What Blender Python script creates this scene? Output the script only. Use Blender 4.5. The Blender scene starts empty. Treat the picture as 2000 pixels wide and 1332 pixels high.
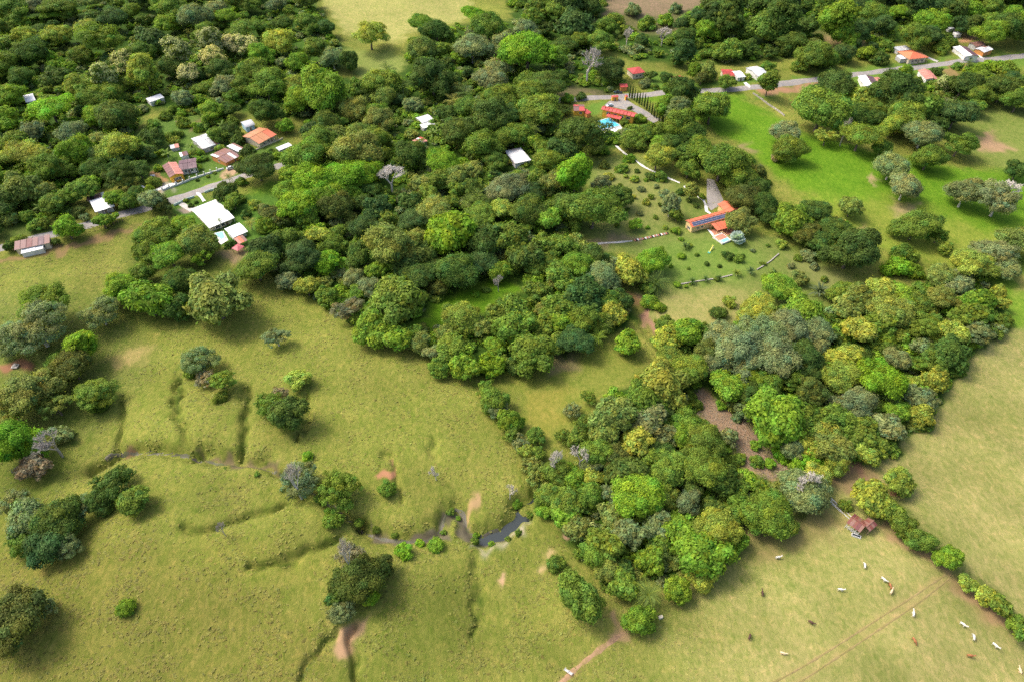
import bpy, bmesh, math, random
import numpy as np
from mathutils import Vector, Matrix, Euler
R = math.radians
random.seed(7); rng = np.random.default_rng(11)
scene = bpy.context.scene
C = scene.collection

# ---------------------------------------------------------------- camera, sky, sun, exposure
CAM_H = 190.0; PITCH = R(45.0); F = 1333.0           # F: focal length in pixels of the 2000 px wide photograph
cam_d = bpy.data.cameras.new('camera'); cam = bpy.data.objects.new('camera', cam_d); C.objects.link(cam)
cam.location = (0, 0, CAM_H); cam.rotation_euler = (math.pi/2 - PITCH, 0, 0)
cam_d.sensor_width = 36; cam_d.lens = 36*F/2000; cam_d.clip_end = 9000; cam_d.clip_start = 1
scene.camera = cam
SUN_EL = R(52); SUN_DIR2 = Vector((-0.93, 0.37)).normalized()
w = bpy.data.worlds.new('World'); scene.world = w; w.use_nodes = True
nt = w.node_tree; sky = nt.nodes.new('ShaderNodeTexSky'); sky.sky_type = 'NISHITA'; sky.sun_disc = False
sky.sun_elevation = SUN_EL; sky.sun_rotation = math.atan2(SUN_DIR2.x, SUN_DIR2.y)
sky.air_density = 1.0; sky.dust_density = 6.0; sky.ozone_density = 1.0
bg = nt.nodes['Background']; bg.inputs['Strength'].default_value = 0.15
nt.links.new(sky.outputs['Color'], bg.inputs['Color'])
sun_d = bpy.data.lights.new('sun', 'SUN'); sun_d.energy = 1.15; sun_d.angle = R(16.0); sun_d.color = (1.0, 0.955, 0.87)
sun = bpy.data.objects.new('sun', sun_d); C.objects.link(sun)
sd = Vector((SUN_DIR2.x*math.cos(SUN_EL), SUN_DIR2.y*math.cos(SUN_EL), math.sin(SUN_EL)))
sun.rotation_euler = sd.to_track_quat('Z', 'Y').to_euler()
scene.view_settings.view_transform = 'Standard'; scene.view_settings.look = 'None'
scene.view_settings.exposure = 0.98; scene.view_settings.gamma = 1
scene.cycles.max_bounces = 6; scene.cycles.diffuse_bounces = 3; scene.cycles.transmission_bounces = 4
scene.cycles.volume_bounces = 1; scene.cycles.use_denoising = False

# ---------------------------------------------------------------- photograph pixel <-> place
CP, SP = math.cos(PITCH), math.sin(PITCH)
def ray(px, py):
    u = (px-1000)/F; v = (py-666)/F
    return (u, CP - v*SP, -(SP + v*CP))
def at(px, py, z=0.0):
    d = ray(px, py); t = (CAM_H - z)/-d[2]
    return Vector((d[0]*t, d[1]*t, z))
def px_of(x, y, z=0.0):
    X = np.asarray(x, float); Y = np.asarray(y, float); Z = np.asarray(z, float) - CAM_H
    dep = Y*CP - Z*SP; dn = -Y*SP - Z*CP
    return 1000 + F*X/dep, 666 + F*dn/dep
def scale_at(p):                                     # photo pixels per metre at a point
    return F/(p[1]*CP - (p[2]-CAM_H)*SP)

# ---------------------------------------------------------------- object helpers
def link(o, parent=None):
    C.objects.link(o)
    if parent is not None: o.parent = parent
    return o
def tag(o, label=None, cat=None, group=None, kind=None):
    if label: o['label'] = label
    if cat: o['category'] = cat
    if group: o['group'] = group
    if kind: o['kind'] = kind
    return o
def empty(name, loc=(0,0,0), rz=0.0):
    o = bpy.data.objects.new(name, None); o.empty_display_size = 0.5
    o.location = loc; o.rotation_euler = (0, 0, rz); return link(o)
def mesh_np(name, V, Fc, mat=None, smooth=False):
    """V (n,3); Fc list of faces or (m,k) int array"""
    me = bpy.data.meshes.new(name)
    V = np.asarray(V, np.float32)
    if isinstance(Fc, np.ndarray):
        m, k = Fc.shape
        me.vertices.add(len(V)); me.vertices.foreach_set('co', V.ravel())
        me.loops.add(m*k); me.loops.foreach_set('vertex_index', Fc.astype(np.int32).ravel())
        me.polygons.add(m); me.polygons.foreach_set('loop_start', np.arange(0, m*k, k, dtype=np.int32))
        me.polygons.foreach_set('loop_total', np.full(m, k, np.int32))
        me.update(calc_edges=True)
    else:
        me.from_pydata([tuple(map(float, v)) for v in V], [], [tuple(f) for f in Fc]); me.update()
    if mat: me.materials.append(mat)
    if smooth: me.polygons.foreach_set('use_smooth', np.ones(len(me.polygons), bool))
    return me
def obj(name, me, parent=None, loc=(0,0,0), rz=0.0):
    o = bpy.data.objects.new(name, me); o.location = loc; o.rotation_euler = (0, 0, rz)
    return link(o, parent)
class MB:
    """collects boxes, prisms and tubes into one mesh"""
    def __init__(s): s.v = []; s.f = []
    def add(s, vs, fs):
        n = len(s.v); s.v += [tuple(v) for v in vs]; s.f += [tuple(i+n for i in f) for f in fs]; return s
    def box(s, cx, cy, cz, sx, sy, sz, rz=0.0):
        c, n = math.cos(rz), math.sin(rz); vs = []
        for z in (-1, 1):
            for x, y in ((-1,-1),(1,-1),(1,1),(-1,1)):
                a, b = x*sx/2, y*sy/2; vs.append((cx+a*c-b*n, cy+a*n+b*c, cz+z*sz/2))
        return s.add(vs, [(3,2,1,0),(4,5,6,7),(0,1,5,4),(1,2,6,5),(2,3,7,6),(3,0,4,7)])
    def hexa(s, bot, top):
        return s.add(list(bot)+list(top), [(3,2,1,0),(4,5,6,7),(0,1,5,4),(1,2,6,5),(2,3,7,6),(3,0,4,7)])
    def slab(s, quad, th):
        """thin slab hanging th below a quad given as 4 points"""
        return s.hexa([(p[0],p[1],p[2]-th) for p in quad], quad)
    def tube(s, pts, rad, n=6):
        pts = [Vector(p) for p in pts]; rings = []
        for i, p in enumerate(pts):
            d = (pts[min(i+1,len(pts)-1)] - pts[max(i-1,0)]).normalized()
            a = d.orthogonal().normalized(); b = d.cross(a)
            r = rad[i] if isinstance(rad, (list,tuple)) else rad
            rings.append([p + (a*math.cos(2*math.pi*k/n) + b*math.sin(2*math.pi*k/n))*r for k in range(n)])
        vs = [v for r_ in rings for v in r_]; fs = []
        for i in range(len(pts)-1):
            for k in range(n): fs.append((i*n+k, i*n+(k+1)%n, (i+1)*n+(k+1)%n, (i+1)*n+k))
        fs.append(tuple(range(n))[::-1]); fs.append(tuple((len(pts)-1)*n+k for k in range(n)))
        return s.add(vs, fs)
    def mesh(s, name, mat, smooth=False): return mesh_np(name, s.v, s.f, mat, smooth)
    def build(s, name, mat, parent=None, loc=(0,0,0), rz=0.0, smooth=False):
        return obj(name, s.mesh(name, mat, smooth), parent, loc, rz)

# ---------------------------------------------------------------- materials
MATS = {}
def srgb(r, g, b):
    f = lambda c: ((c/255+0.055)/1.055)**2.4 if c > 10 else c/255/12.92
    return (f(r), f(g), f(b), 1)
def new_mat(name):
    m = bpy.data.materials.new(name); m.use_nodes = True; return m, m.node_tree, m.node_tree.nodes, m.node_tree.links, m.node_tree.nodes['Principled BSDF']
def mat(name, col, rough=0.8, noise=0.25, scale=1.2, spec=0.3, metal=0.0, dirt=None, dirt_amt=0.5, bump=0.0):
    """plain surface with grain and, if dirt is set, blotches of another colour"""
    if name in MATS: return MATS[name]
    m, t, N, L, P = new_mat(name)
    tc = N.new('ShaderNodeTexCoord')
    n1 = N.new('ShaderNodeTexNoise'); n1.inputs['Scale'].default_value = scale; n1.inputs['Detail'].default_value = 5
    L.new(tc.outputs['Object'], n1.inputs['Vector'])
    mx = N.new('ShaderNodeMix'); mx.data_type = 'RGBA'; mx.blend_type = 'MULTIPLY'; mx.inputs['Factor'].default_value = 1
    mx.inputs['A'].default_value = (*col[:3], 1)
    mr = N.new('ShaderNodeMapRange'); mr.inputs['To Min'].default_value = 1-noise; mr.inputs['To Max'].default_value = 1+noise
    mr.inputs['From Min'].default_value = 0.25; mr.inputs['From Max'].default_value = 0.75
    L.new(n1.outputs['Fac'], mr.inputs['Value']); L.new(mr.outputs['Result'], mx.inputs['B'])
    out = mx.outputs['Result']
    if dirt:
        n2 = N.new('ShaderNodeTexNoise'); n2.inputs['Scale'].default_value = scale*0.45; n2.inputs['Detail'].default_value = 7; n2.inputs['Roughness'].default_value = 0.65
        L.new(tc.outputs['Object'], n2.inputs['Vector'])
        r2 = N.new('ShaderNodeMapRange'); r2.inputs['From Min'].default_value = 0.62-0.3*dirt_amt; r2.inputs['From Max'].default_value = 0.78-0.2*dirt_amt
        L.new(n2.outputs['Fac'], r2.inputs['Value'])
        m2 = N.new('ShaderNodeMix'); m2.data_type = 'RGBA'; m2.inputs['B'].default_value = (*dirt[:3], 1)
        L.new(r2.outputs['Result'], m2.inputs['Factor']); L.new(out, m2.inputs['A']); out = m2.outputs['Result']
    L.new(out, P.inputs['Base Color'])
    P.inputs['Roughness'].default_value = rough; P.inputs['Metallic'].default_value = metal
    P.inputs['Specular IOR Level'].default_value = spec
    if bump:
        b = N.new('ShaderNodeBump'); b.inputs['Strength'].default_value = bump; b.inputs['Distance'].default_value = 0.2
        L.new(n1.outputs['Fac'], b.inputs['Height']); L.new(b.outputs['Normal'], P.inputs['Normal'])
    MATS[name] = m; return m
def foliage_mat(name, instanced=False, trans=0.38, upright=0.0):
    m, t, N, L, P = new_mat(name)
    if instanced:
        a = N.new('ShaderNodeAttribute'); a.attribute_type = 'INSTANCER'; a.attribute_name = 'tint'; col = a.outputs['Color']
    else:
        a = N.new('ShaderNodeObjectInfo'); col = a.outputs['Color']
    v = N.new('ShaderNodeAttribute'); v.attribute_name = 'leaf'
    mx = N.new('ShaderNodeMix'); mx.data_type = 'RGBA'; mx.blend_type = 'MULTIPLY'; mx.inputs['Factor'].default_value = 1
    L.new(col, mx.inputs['A']); L.new(v.outputs['Color'], mx.inputs['B'])
    P.inputs['Roughness'].default_value = 0.65; P.inputs['Specular IOR Level'].default_value = 0.12
    L.new(mx.outputs['Result'], P.inputs['Base Color'])
    tr = N.new('ShaderNodeBsdfTranslucent')
    tm = N.new('ShaderNodeMix'); tm.data_type = 'RGBA'; tm.blend_type = 'MULTIPLY'; tm.inputs['Factor'].default_value = 1
    tm.inputs['B'].default_value = (1.15, 1.3, 0.55, 1)
    L.new(mx.outputs['Result'], tm.inputs['A']); L.new(tm.outputs['Result'], tr.inputs['Color'])
    ms = N.new('ShaderNodeMixShader'); ms.inputs['Fac'].default_value = trans
    L.new(P.outputs[0], ms.inputs[1]); L.new(tr.outputs[0], ms.inputs[2])
    L.new(ms.outputs[0], N['Material Output'].inputs['Surface'])
    if upright:      # blades of grass are lit like the sward they stand in
        ge = N.new('ShaderNodeNewGeometry'); vm = N.new('ShaderNodeMix'); vm.data_type = 'VECTOR'; vm.inputs['Factor'].default_value = upright
        vm.inputs['B'].default_value = (0, 0, 1); L.new(ge.outputs['Normal'], vm.inputs['A']); L.new(vm.outputs['Result'], P.inputs['Normal'])
    MATS[name] = m; return m
GRASS_I = foliage_mat('grass_scattered', True, 0.2, 0.75)
LEAF = foliage_mat('foliage'); LEAF_I = foliage_mat('foliage_scattered', True)
BARK = mat('bark', (0.16, 0.13, 0.10), 0.9, 0.4, 1.5)
PALE_BARK = mat('pale_bark', (0.52, 0.48, 0.42), 0.9, 0.3, 1.0)
GREY_TWIG = mat('grey_twigs', (0.40, 0.36, 0.31), 0.9, 0.3, 1.0)
# ================================================================ terrain
GAIN = 1.5
def alb(r, g, b):
    c = srgb(r, g, b); return np.array([min(0.8, k/GAIN) for k in c[:3]])
_nz = np.random.default_rng(5)
def make_noise(n, wl):
    a = _nz.uniform(0, 2*math.pi, n); k = 2*math.pi/(wl*_nz.uniform(0.6, 1.7, n)); p = _nz.uniform(0, 6.3, n)
    kx, ky = k*np.cos(a), k*np.sin(a)
    return lambda x, y: sum(np.sin(kx[i]*x + ky[i]*y + p[i]) for i in range(n))/math.sqrt(n/2)
N_BIG, N_MID, N_SML, N_WX, N_WY = make_noise(6, 110), make_noise(8, 32), make_noise(10, 9), make_noise(9, 14), make_noise(9, 14)
N_WX2, N_WY2 = make_noise(9, 5), make_noise(9, 5)
def seg_dist(x, y, pts):
    d = np.full(np.shape(x), 1e9)
    for (x0, y0), (x1, y1) in zip(pts[:-1], pts[1:]):
        dx, dy = x1-x0, y1-y0; t = np.clip(((x-x0)*dx + (y-y0)*dy)/(dx*dx+dy*dy+1e-9), 0, 1)
        d = np.minimum(d, np.hypot(x-x0-t*dx, y-y0-t*dy))
    return d
def poly_sd(x, y, pts):
    """signed distance, negative inside"""
    d = seg_dist(x, y, list(pts)+[pts[0]]); ins = np.zeros(np.shape(x), bool)
    n = len(pts)
    for i in range(n):
        x0, y0 = pts[i]; x1, y1 = pts[(i+1) % n]
        if y0 == y1: continue
        ins ^= ((y0 > y) != (y1 > y)) & (x < (x1-x0)*(y-y0)/(y1-y0) + x0)
    return np.where(ins, -d, d)
g2 = lambda pts: [tuple(at(*p)[:2]) for p in pts]
# eroded gullies and the creek bed (photo polyline, half width m, depth m)
GULLIES = [
 ([(345,735),(352,775),(347,805),(362,845),(378,880),(392,902)], 1.7, 1.6),
 ([(486,770),(490,830),(486,870),(478,905)], 1.5, 1.5),
 ([(598,790),(600,835),(592,870)], 1.6, 1.4),
 ([(232,770),(236,830),(230,870)], 1.8, 1.2),
 ([(170,915),(232,884),(300,886),(390,903),(430,908),(480,914),(540,925),(585,950),(640,985),(700,1030)], 2.6, 2.4),
 ([(700,1030),(735,1050),(790,1058),(850,1050),(868,1012),(885,995),(905,1005),(912,1035),(940,1046),(985,1032),(1010,1005),(1022,975),(1045,960)], 3.6, 2.2),
 ([(368,1052),(395,1060),(440,1047),(500,1032),(565,1003)], 1.5, 1.3),
 ([(505,1128),(565,1118),(625,1082),(668,1062)], 1.5, 1.3),
 ([(925,1090),(936,1150),(934,1195),(922,1250)], 1.4, 0.8),
 ([(845,870),(850,905)], 1.2, 0.8),
 ([(760,900),(775,935),(780,980)], 1.3, 0.9),
 ([(694,1235),(692,1280),(705,1335)], 1.3, 1.5),
 ([(588,1335),(625,1280),(655,1245)], 1.3, 0.9),
 ([(0,625),(60,700),(70,720)], 2.5, 0.8),
 ([(200,980),(260,1010),(330,1020)], 2.0, 0.5),
 ([(1250,600),(1262,640),(1290,660)], 2.0, 0.9),
]
GUL = [(g2(p), w_, d_) for p, w_, d_ in GULLIES]
MOUNDS = [(430,830,18,2.2),(540,870,16,1.8),(300,830,22,1.6),(420,965,30,2.4),(560,1060,24,2.0),(560,1180,26,2.2),(800,1180,24,1.2),
          (880,860,30,1.5),(700,760,40,2.5),(250,1120,36,2.0),(1050,1180,22,0.8),(1040,780,24,1.2)]
MND = [(*at(a, b)[:2], r_, h_*1.5) for a, b, r_, h_ in MOUNDS]
def height(x, y):
    x = np.asarray(x, float); y = np.asarray(y, float)
    fade = np.clip((900-y)/300, 0, 1)
    h = (0.9*N_BIG(x, y) + 0.28*N_MID(x, y))*fade
    for mx, my, r_, hh in MND: h = h + hh*np.exp(-((x-mx)**2 + (y-my)**2)/(r_*r_))
    wx = x + 0.5*N_SML(x, y) + 0.9*N_WX2(x, y)*0.5; wy = y + 0.5*N_SML(y, x)
    for pts, w_, d_ in GUL:
        q = seg_dist(wx, wy, pts); h = h - 1.5*d_*np.exp(-(q/(0.85*w_))**2) - 0.55*d_*np.exp(-(q/(w_*4))**2)
    return h
def hgt(x, y): return float(height(np.array([x]), np.array([y]))[0])
def on(px, py, up=0.0):
    """point `up` metres above the ground along the ray of a photo pixel"""
    z = 0.0
    for _ in range(2):
        p = at(px, py, z + up); z = hgt(p.x, p.y)
    p = at(px, py, z + up); return Vector((p.x, p.y, z))

# ---------------------------------------------------------------- ground tone and growth by area: (photo polygon, colour, edge softness px, tuftiness)
HILL, PALE, LUSH, LAWN, BEIGE, FLOOR, GLADE = alb(143,142,70), alb(168,158,102), alb(96,140,40), alb(128,146,72), alb(165,156,98), alb(66,92,32), alb(86,124,30)
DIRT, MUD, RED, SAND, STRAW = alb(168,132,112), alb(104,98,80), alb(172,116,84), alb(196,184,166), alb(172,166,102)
FOREST = {
 'top_left': [(-60,-60),(590,-60),(630,30),(690,120),(640,150),(600,160),(600,230),(560,238),(470,225),(440,235),(395,225),(330,215),(290,215),(262,260),(325,285),(312,312),(262,350),(175,372),(135,420),(60,442),(-60,470)],
 'central': [(590,150),(700,150),(780,145),(800,90),(900,50),(1000,45),(1130,40),(1180,110),(1210,140),(1200,180),(1080,182),(1070,205),(1095,250),(1120,300),(1150,335),(1105,420),(1120,465),(1200,490),(1210,560),(1245,620),(1120,725),(940,735),(830,700),(700,640),(620,590),(530,545),(500,470),(560,440),(545,380),(565,300),(600,262)],
 'top_right': [(980,-60),(2060,-60),(2060,70),(1955,85),(1900,70),(1840,62),(1820,85),(1740,88),(1600,140),(1560,110),(1470,124),(1400,128),(1270,125),(1225,120),(1180,100),(1080,70),(1000,50)],
 'right_mid': [(1560,160),(1670,172),(1760,160),(1850,150),(2060,140),(2060,215),(1930,205),(1890,240),(1830,255),(1700,255),(1600,235)],
 'drive': [(1090,250),(1150,258),(1260,240),(1330,250),(1370,275),(1480,318),(1530,425),(1640,430),(1700,520),(1600,500),(1500,440),(1460,395),(1420,370),(1380,335),(1290,290),(1220,270),(1180,300),(1110,300)],
 'thicket': [(1270,625),(1400,640),(1460,600),(1640,600),(1780,555),(1900,500),(2060,440),(2060,500),(1940,560),(1985,640),(1880,710),(1840,790),(1760,880),(1640,905),(1540,900),(1500,850),(1380,765),(1340,780),(1390,850),(1460,925),(1520,930),(1590,955),(1560,1010),(1440,1030),(1420,1110),(1290,1140),(1180,1130),(1110,1040),(1050,985),(1060,930),(1150,880),(1160,800),(1290,725)],
 'hedge': [(1640,985),(1700,940),(1790,1010),(1900,1120),(2060,1230),(2060,1290),(1880,1160),(1740,1045)],
 'left_edge': [(-60,600),(120,560),(230,590),(210,640),(190,740),(240,780),(140,840),(110,960),(-60,1000)],
 'left_group': [(260,440),(400,430),(430,500),(480,540),(480,620),(360,640),(230,600)],
}
FOREST_HOLES = [[(845,600),(925,555),(1005,540),(1015,570),(960,600),(920,600),(840,655),(808,640)],
                [(1000,735),(1110,700),(1180,640),(1230,690),(1270,720),(1160,790),(1080,890),(1010,850),(1000,800)]]
ZONES = [
 ([(-80,1080),(250,1060),(520,1150),(640,1250),(700,1420),(-80,1420)], alb(134,130,64), 60, 1.0),  # darker olive tone towards the lower left of the hill
 ([(380,1060),(640,1090),(620,1180),(420,1140)], alb(140,138,66), 40, 1.0),
 ([(-80,560),(220,600),(300,700),(250,760),(180,860),(-80,900)], alb(126,132,66), 40, 0.9),
 ([(595,-80),(960,-80),(905,40),(800,62),(785,88),(735,78),(672,62),(640,20)], STRAW, 8, 0.5),
 ([(655,95),(700,97),(760,104),(800,130),(770,146),(700,148)], alb(136,146,78), 10, 0.4),
 ([(580,80),(640,95),(660,120),(600,130)], alb(84,116,44), 14, 0.5),
 ([(1190,-40),(1400,-40),(1380,10),(1330,30),(1250,40),(1180,30)], alb(140,120,98), 8, 0.4),
 ([(1110,60),(1190,30),(1260,40),(1330,30),(1370,60),(1280,70),(1200,55),(1130,80)], alb(120,112,78), 14, 0.6),
 ([(1140,45),(1200,50),(1215,72),(1150,70)], alb(92,116,50), 10, 0.5),
 # bright meadow and its olive lower end
 ([(1240,190),(1300,182),(1390,178),(1450,190),(1530,235),(1560,262),(1700,298),(1880,330),(2060,320),(2060,500),(1880,500),(1750,500),(1690,470),(1640,425),(1560,375),(1500,330),(1440,280),(1380,245),(1280,200)], alb(108,144,36), 10, 0.6),
 ([(1560,385),(1650,400),(1760,390),(1900,440),(2060,470),(2060,520),(1840,520),(1740,500),(1700,480),(1640,430)], alb(140,150,62), 30, 0.5),
 ([(1890,215),(1990,200),(2060,200),(2060,330),(1960,330),(1880,290)], alb(128,138,70), 20, 0.5),
 ([(1912,268),(1928,255),(1965,278),(1985,292),(1950,296),(1912,290)], alb(166,138,106), 8, 0.1),
 ([(1930,520),(2060,505),(2060,650),(1975,640),(1945,580)], alb(120,148,50), 14, 0.5),
 ([(1962,540),(2060,530),(2060,585),(1990,580)], alb(156,150,84), 16, 0.4),
 ([(1442,280),(1462,280),(1478,298),(1470,304),(1452,296)], alb(140,130,88), 6, 0.2),
 ([(1698,342),(1708,340),(1712,365),(1702,362)], alb(165,148,110), 4, 0.1),
 ([(1640,465),(1690,440),(1712,470),(1680,465)], alb(168,148,100), 10, 0.2),
 ([(1745,395),(1785,400),(1780,425),(1750,430)], alb(165,150,104), 12, 0.3),
 # verge strips along the road
 ([(1560,150),(1680,130),(1760,122),(1860,112),(1990,100),(2060,96),(2060,125),(1985,128),(1900,135),(1820,140),(1760,150),(1690,170),(1620,165),(1560,175),(1480,200),(1470,180)], alb(112,140,58), 8, 0.4),
 ([(1290,165),(1480,155),(1500,168),(1300,176)], alb(98,128,50), 6, 0.4),
 ([(1255,140),(1310,140),(1320,175),(1260,180)], alb(104,134,54), 6, 0.4),
 ([(1470,172),(1560,165),(1600,150),(1620,155),(1520,186),(1480,188)], alb(170,132,102), 6, 0.1),
 ([(1850,120),(1895,125),(1860,160),(1835,160)], alb(140,120,80), 6, 0.2),
 ([(1880,68),(1910,68),(1900,86),(1868,84)], alb(180,140,104), 6, 0.1),
 ([(1600,70),(1690,78),(1690,100),(1660,105),(1610,95)], alb(158,136,94), 14, 0.3),
 # garden of the orange houses
 ([(1150,325),(1200,300),(1262,318),(1330,355),(1385,415),(1500,460),(1560,480),(1640,520),(1700,560),(1660,590),(1570,600),(1470,600),(1400,640),(1300,640),(1250,600),(1260,540),(1230,500),(1160,480),(1120,440)], alb(122,134,68), 14, 0.45),
 ([(1175,335),(1240,320),(1300,360),(1330,430),(1250,440),(1180,460),(1160,440)], alb(140,142,82), 22, 0.45),
 ([(1270,480),(1400,470),(1480,500),(1500,520),(1440,540),(1320,550),(1270,520)], alb(118,140,64), 20, 0.45),
 ([(1295,572),(1400,565),(1480,570),(1480,600),(1440,640),(1330,640),(1285,620)], alb(156,150,92), 18, 0.45),
 ([(1540,500),(1640,520),(1690,560),(1640,570),(1560,540)], alb(132,136,80), 20, 0.3),
 ([(1150,470),(1240,455),(1250,470),(1170,482)], alb(142,128,96), 10, 0.2),
 ([(1195,560),(1240,570),(1250,590),(1210,590)], alb(120,96,66), 10, 0.1),
 ([(1245,575),(1262,580),(1290,635),(1275,645),(1255,620)], alb(150,118,96), 6, 0.1),
 ([(1085,175),(1110,168),(1150,170),(1190,178),(1190,186),(1085,192)], alb(112,104,76), 10, 0.3),
 ([(1145,205),(1195,196),(1185,210),(1160,220)], alb(108,138,56), 5, 0.3),
 # glades in the wood
 ([(850,595),(925,555),(1005,540),(1015,570),(960,600),(920,600),(840,655),(808,640)], alb(96,132,28), 10, 0.5),
 ([(1000,735),(1110,705),(1180,640),(1230,690),(1270,720),(1160,790),(1080,890),(1010,850)], alb(132,136,62), 18, 0.5),
 ([(1060,700),(1120,690),(1130,720),(1080,735)], alb(140,128,88), 14, 0.3),
 ([(1020,770),(1110,760),(1100,830),(1060,860),(1030,830)], alb(146,140,66), 20, 0.5),
 ([(470,380),(545,355),(555,400),(540,470),(480,460)], alb(104,136,40), 14, 0.6),
 ([(880,380),(960,370),(970,440),(900,420)], alb(78,108,28), 16, 0.5),
 # village clearing
 ([(262,262),(330,215),(395,225),(440,240),(470,300),(555,275),(550,330),(440,352),(330,395),(262,352),(312,312)], alb(98,124,56), 10, 0.5),
 ([(300,340),(318,335),(325,372),(300,380)], alb(176,140,100), 5, 0.1),
 ([(375,238),(430,225),(430,255),(385,262)], alb(126,110,78), 12, 0.3),
 ([(340,385),(395,360),(440,345),(440,355),(395,372),(345,398)], alb(124,150,52), 4, 0.3),
 ([(425,340),(460,322),(480,335),(440,350)], alb(178,150,120), 4, 0.1),
 ([(312,360),(345,352),(345,368),(315,378)], alb(164,158,140), 4, 0.1),
 ([(330,400),(380,385),(560,380),(560,470),(480,500),(400,470),(345,425)], alb(86,120,46), 10, 0.4),
 ([(350,405),(372,395),(382,410),(366,412)], alb(150,136,120), 3, 0.1),
 ([(455,490),(500,500),(470,520),(410,510)], alb(150,130,98), 12, 0.3),
 ([(-60,505),(60,495),(110,480),(200,455),(300,428),(300,436),(200,466),(110,492),(-60,520)], alb(142,118,82), 5, 0.2),
 ([(-60,455),(60,440),(140,440),(100,455),(-60,482)], alb(104,118,56), 8, 0.4),
 # brush-covered strip and worn earth
 ([(1338,778),(1362,764),(1400,785),(1450,815),(1480,860),(1515,890),(1545,918),(1500,932),(1462,905),(1430,865),(1400,845),(1370,815)], alb(150,124,100), 7, 0.15),
 ([(1610,930),(1660,900),(1720,935),(1700,960),(1640,965)], alb(140,122,86), 12, 0.2),
 ([(1655,905),(1680,905),(1690,925),(1665,925)], alb(152,120,92), 8, 0.1),
 ([(1725,955),(1755,955),(1765,980),(1735,975)], alb(120,84,64), 5, 0.1),
 ([(1440,1020),(1600,985),(1660,1030),(1620,1060),(1480,1090)], alb(142,132,82), 26, 0.3),
 ([(1690,1030),(1740,1025),(1860,1130),(1900,1160),(2060,1290),(2060,1310),(1880,1180),(1850,1140),(1780,1080)], alb(156,132,96), 9, 0.2),
 ([(1130,850),(1155,860),(1160,895),(1130,890)], alb(168,140,120), 8, 0.1),
 ([(1100,1025),(1140,1020),(1145,1035),(1110,1040)], alb(176,142,118), 5, 0.1),
 ([(735,940),(752,930),(768,915),(770,925),(765,945),(745,952)], alb(176,130,96), 4, 0.0),
 ([(762,905),(772,895),(776,918),(766,920)], alb(150,122,84), 4, 0.1),
 ([(660,1222),(690,1225),(722,1230),(720,1260),(690,1290),(665,1290),(650,1260)], alb(178,146,112), 12, 0.1),
 ([(955,1125),(975,1105),(985,1115),(970,1140)], alb(186,156,120), 7, 0.1),
 ([(0,712),(50,700),(68,705),(60,725),(0,735)], alb(150,110,82), 6, 0.0),
 ([(915,960),(930,960),(935,1000),(925,1030),(915,1010)], alb(176,148,106), 7, 0.1),
 ([(1060,1070),(1075,1080),(1070,1120),(1058,1110)], alb(176,156,108), 8, 0.2),
 ([(1195,1200),(1212,1190),(1230,1235),(1200,1240)], alb(156,134,96), 9, 0.1),
 ([(205,690),(260,670),(300,680),(270,705),(230,715)], alb(168,152,96), 16, 0.4),
 # creek bed
 ([(225,885),(240,870),(265,880),(250,892)], alb(118,96,74), 6, 0.1),
 ([(385,898),(440,904),(500,914),(560,930),(560,940),(480,922),(400,912)], alb(116,104,78), 6, 0.2),
 ([(705,1025),(740,1040),(800,1050),(850,1040),(860,1000),(885,985),(910,1000),(918,1030),(940,1040),(980,1030),(1000,1012),(1010,1020),(980,1050),(920,1060),(890,1040),(885,1010),(868,1015),(862,1055),(800,1068),(730,1058)], MUD, 6, 0.1),
 ([(925,1072),(960,1064),(990,1046),(1010,1026),(1028,1016),(1034,1024),(1022,1042),(985,1058),(950,1076),(925,1080)], alb(164,156,132), 9, 0.1),
]
TRACKS = [  # worn lines: (photo polyline, half width m, colour)
 ([(1480,1350),(1600,1282),(1700,1218),(1790,1160),(1850,1120)], 0.62, alb(184,150,108)),
 ([(1530,1352),(1640,1280),(1730,1220),(1800,1172),(1862,1124)], 0.62, alb(184,150,108)),
 ([(1085,1345),(1120,1310),(1150,1285),(1185,1258),(1222,1232)], 0.9, alb(196,154,118)),
 ([(1900,1120),(1960,1090),(2050,1070)], 0.7, alb(146,150,84)),
 ([(1855,1100),(1920,1078),(2050,1050)], 0.7, alb(146,150,84)),
 ([(1390,600),(1372,622),(1345,655)], 0.4, alb(178,172,110)),
]
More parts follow.
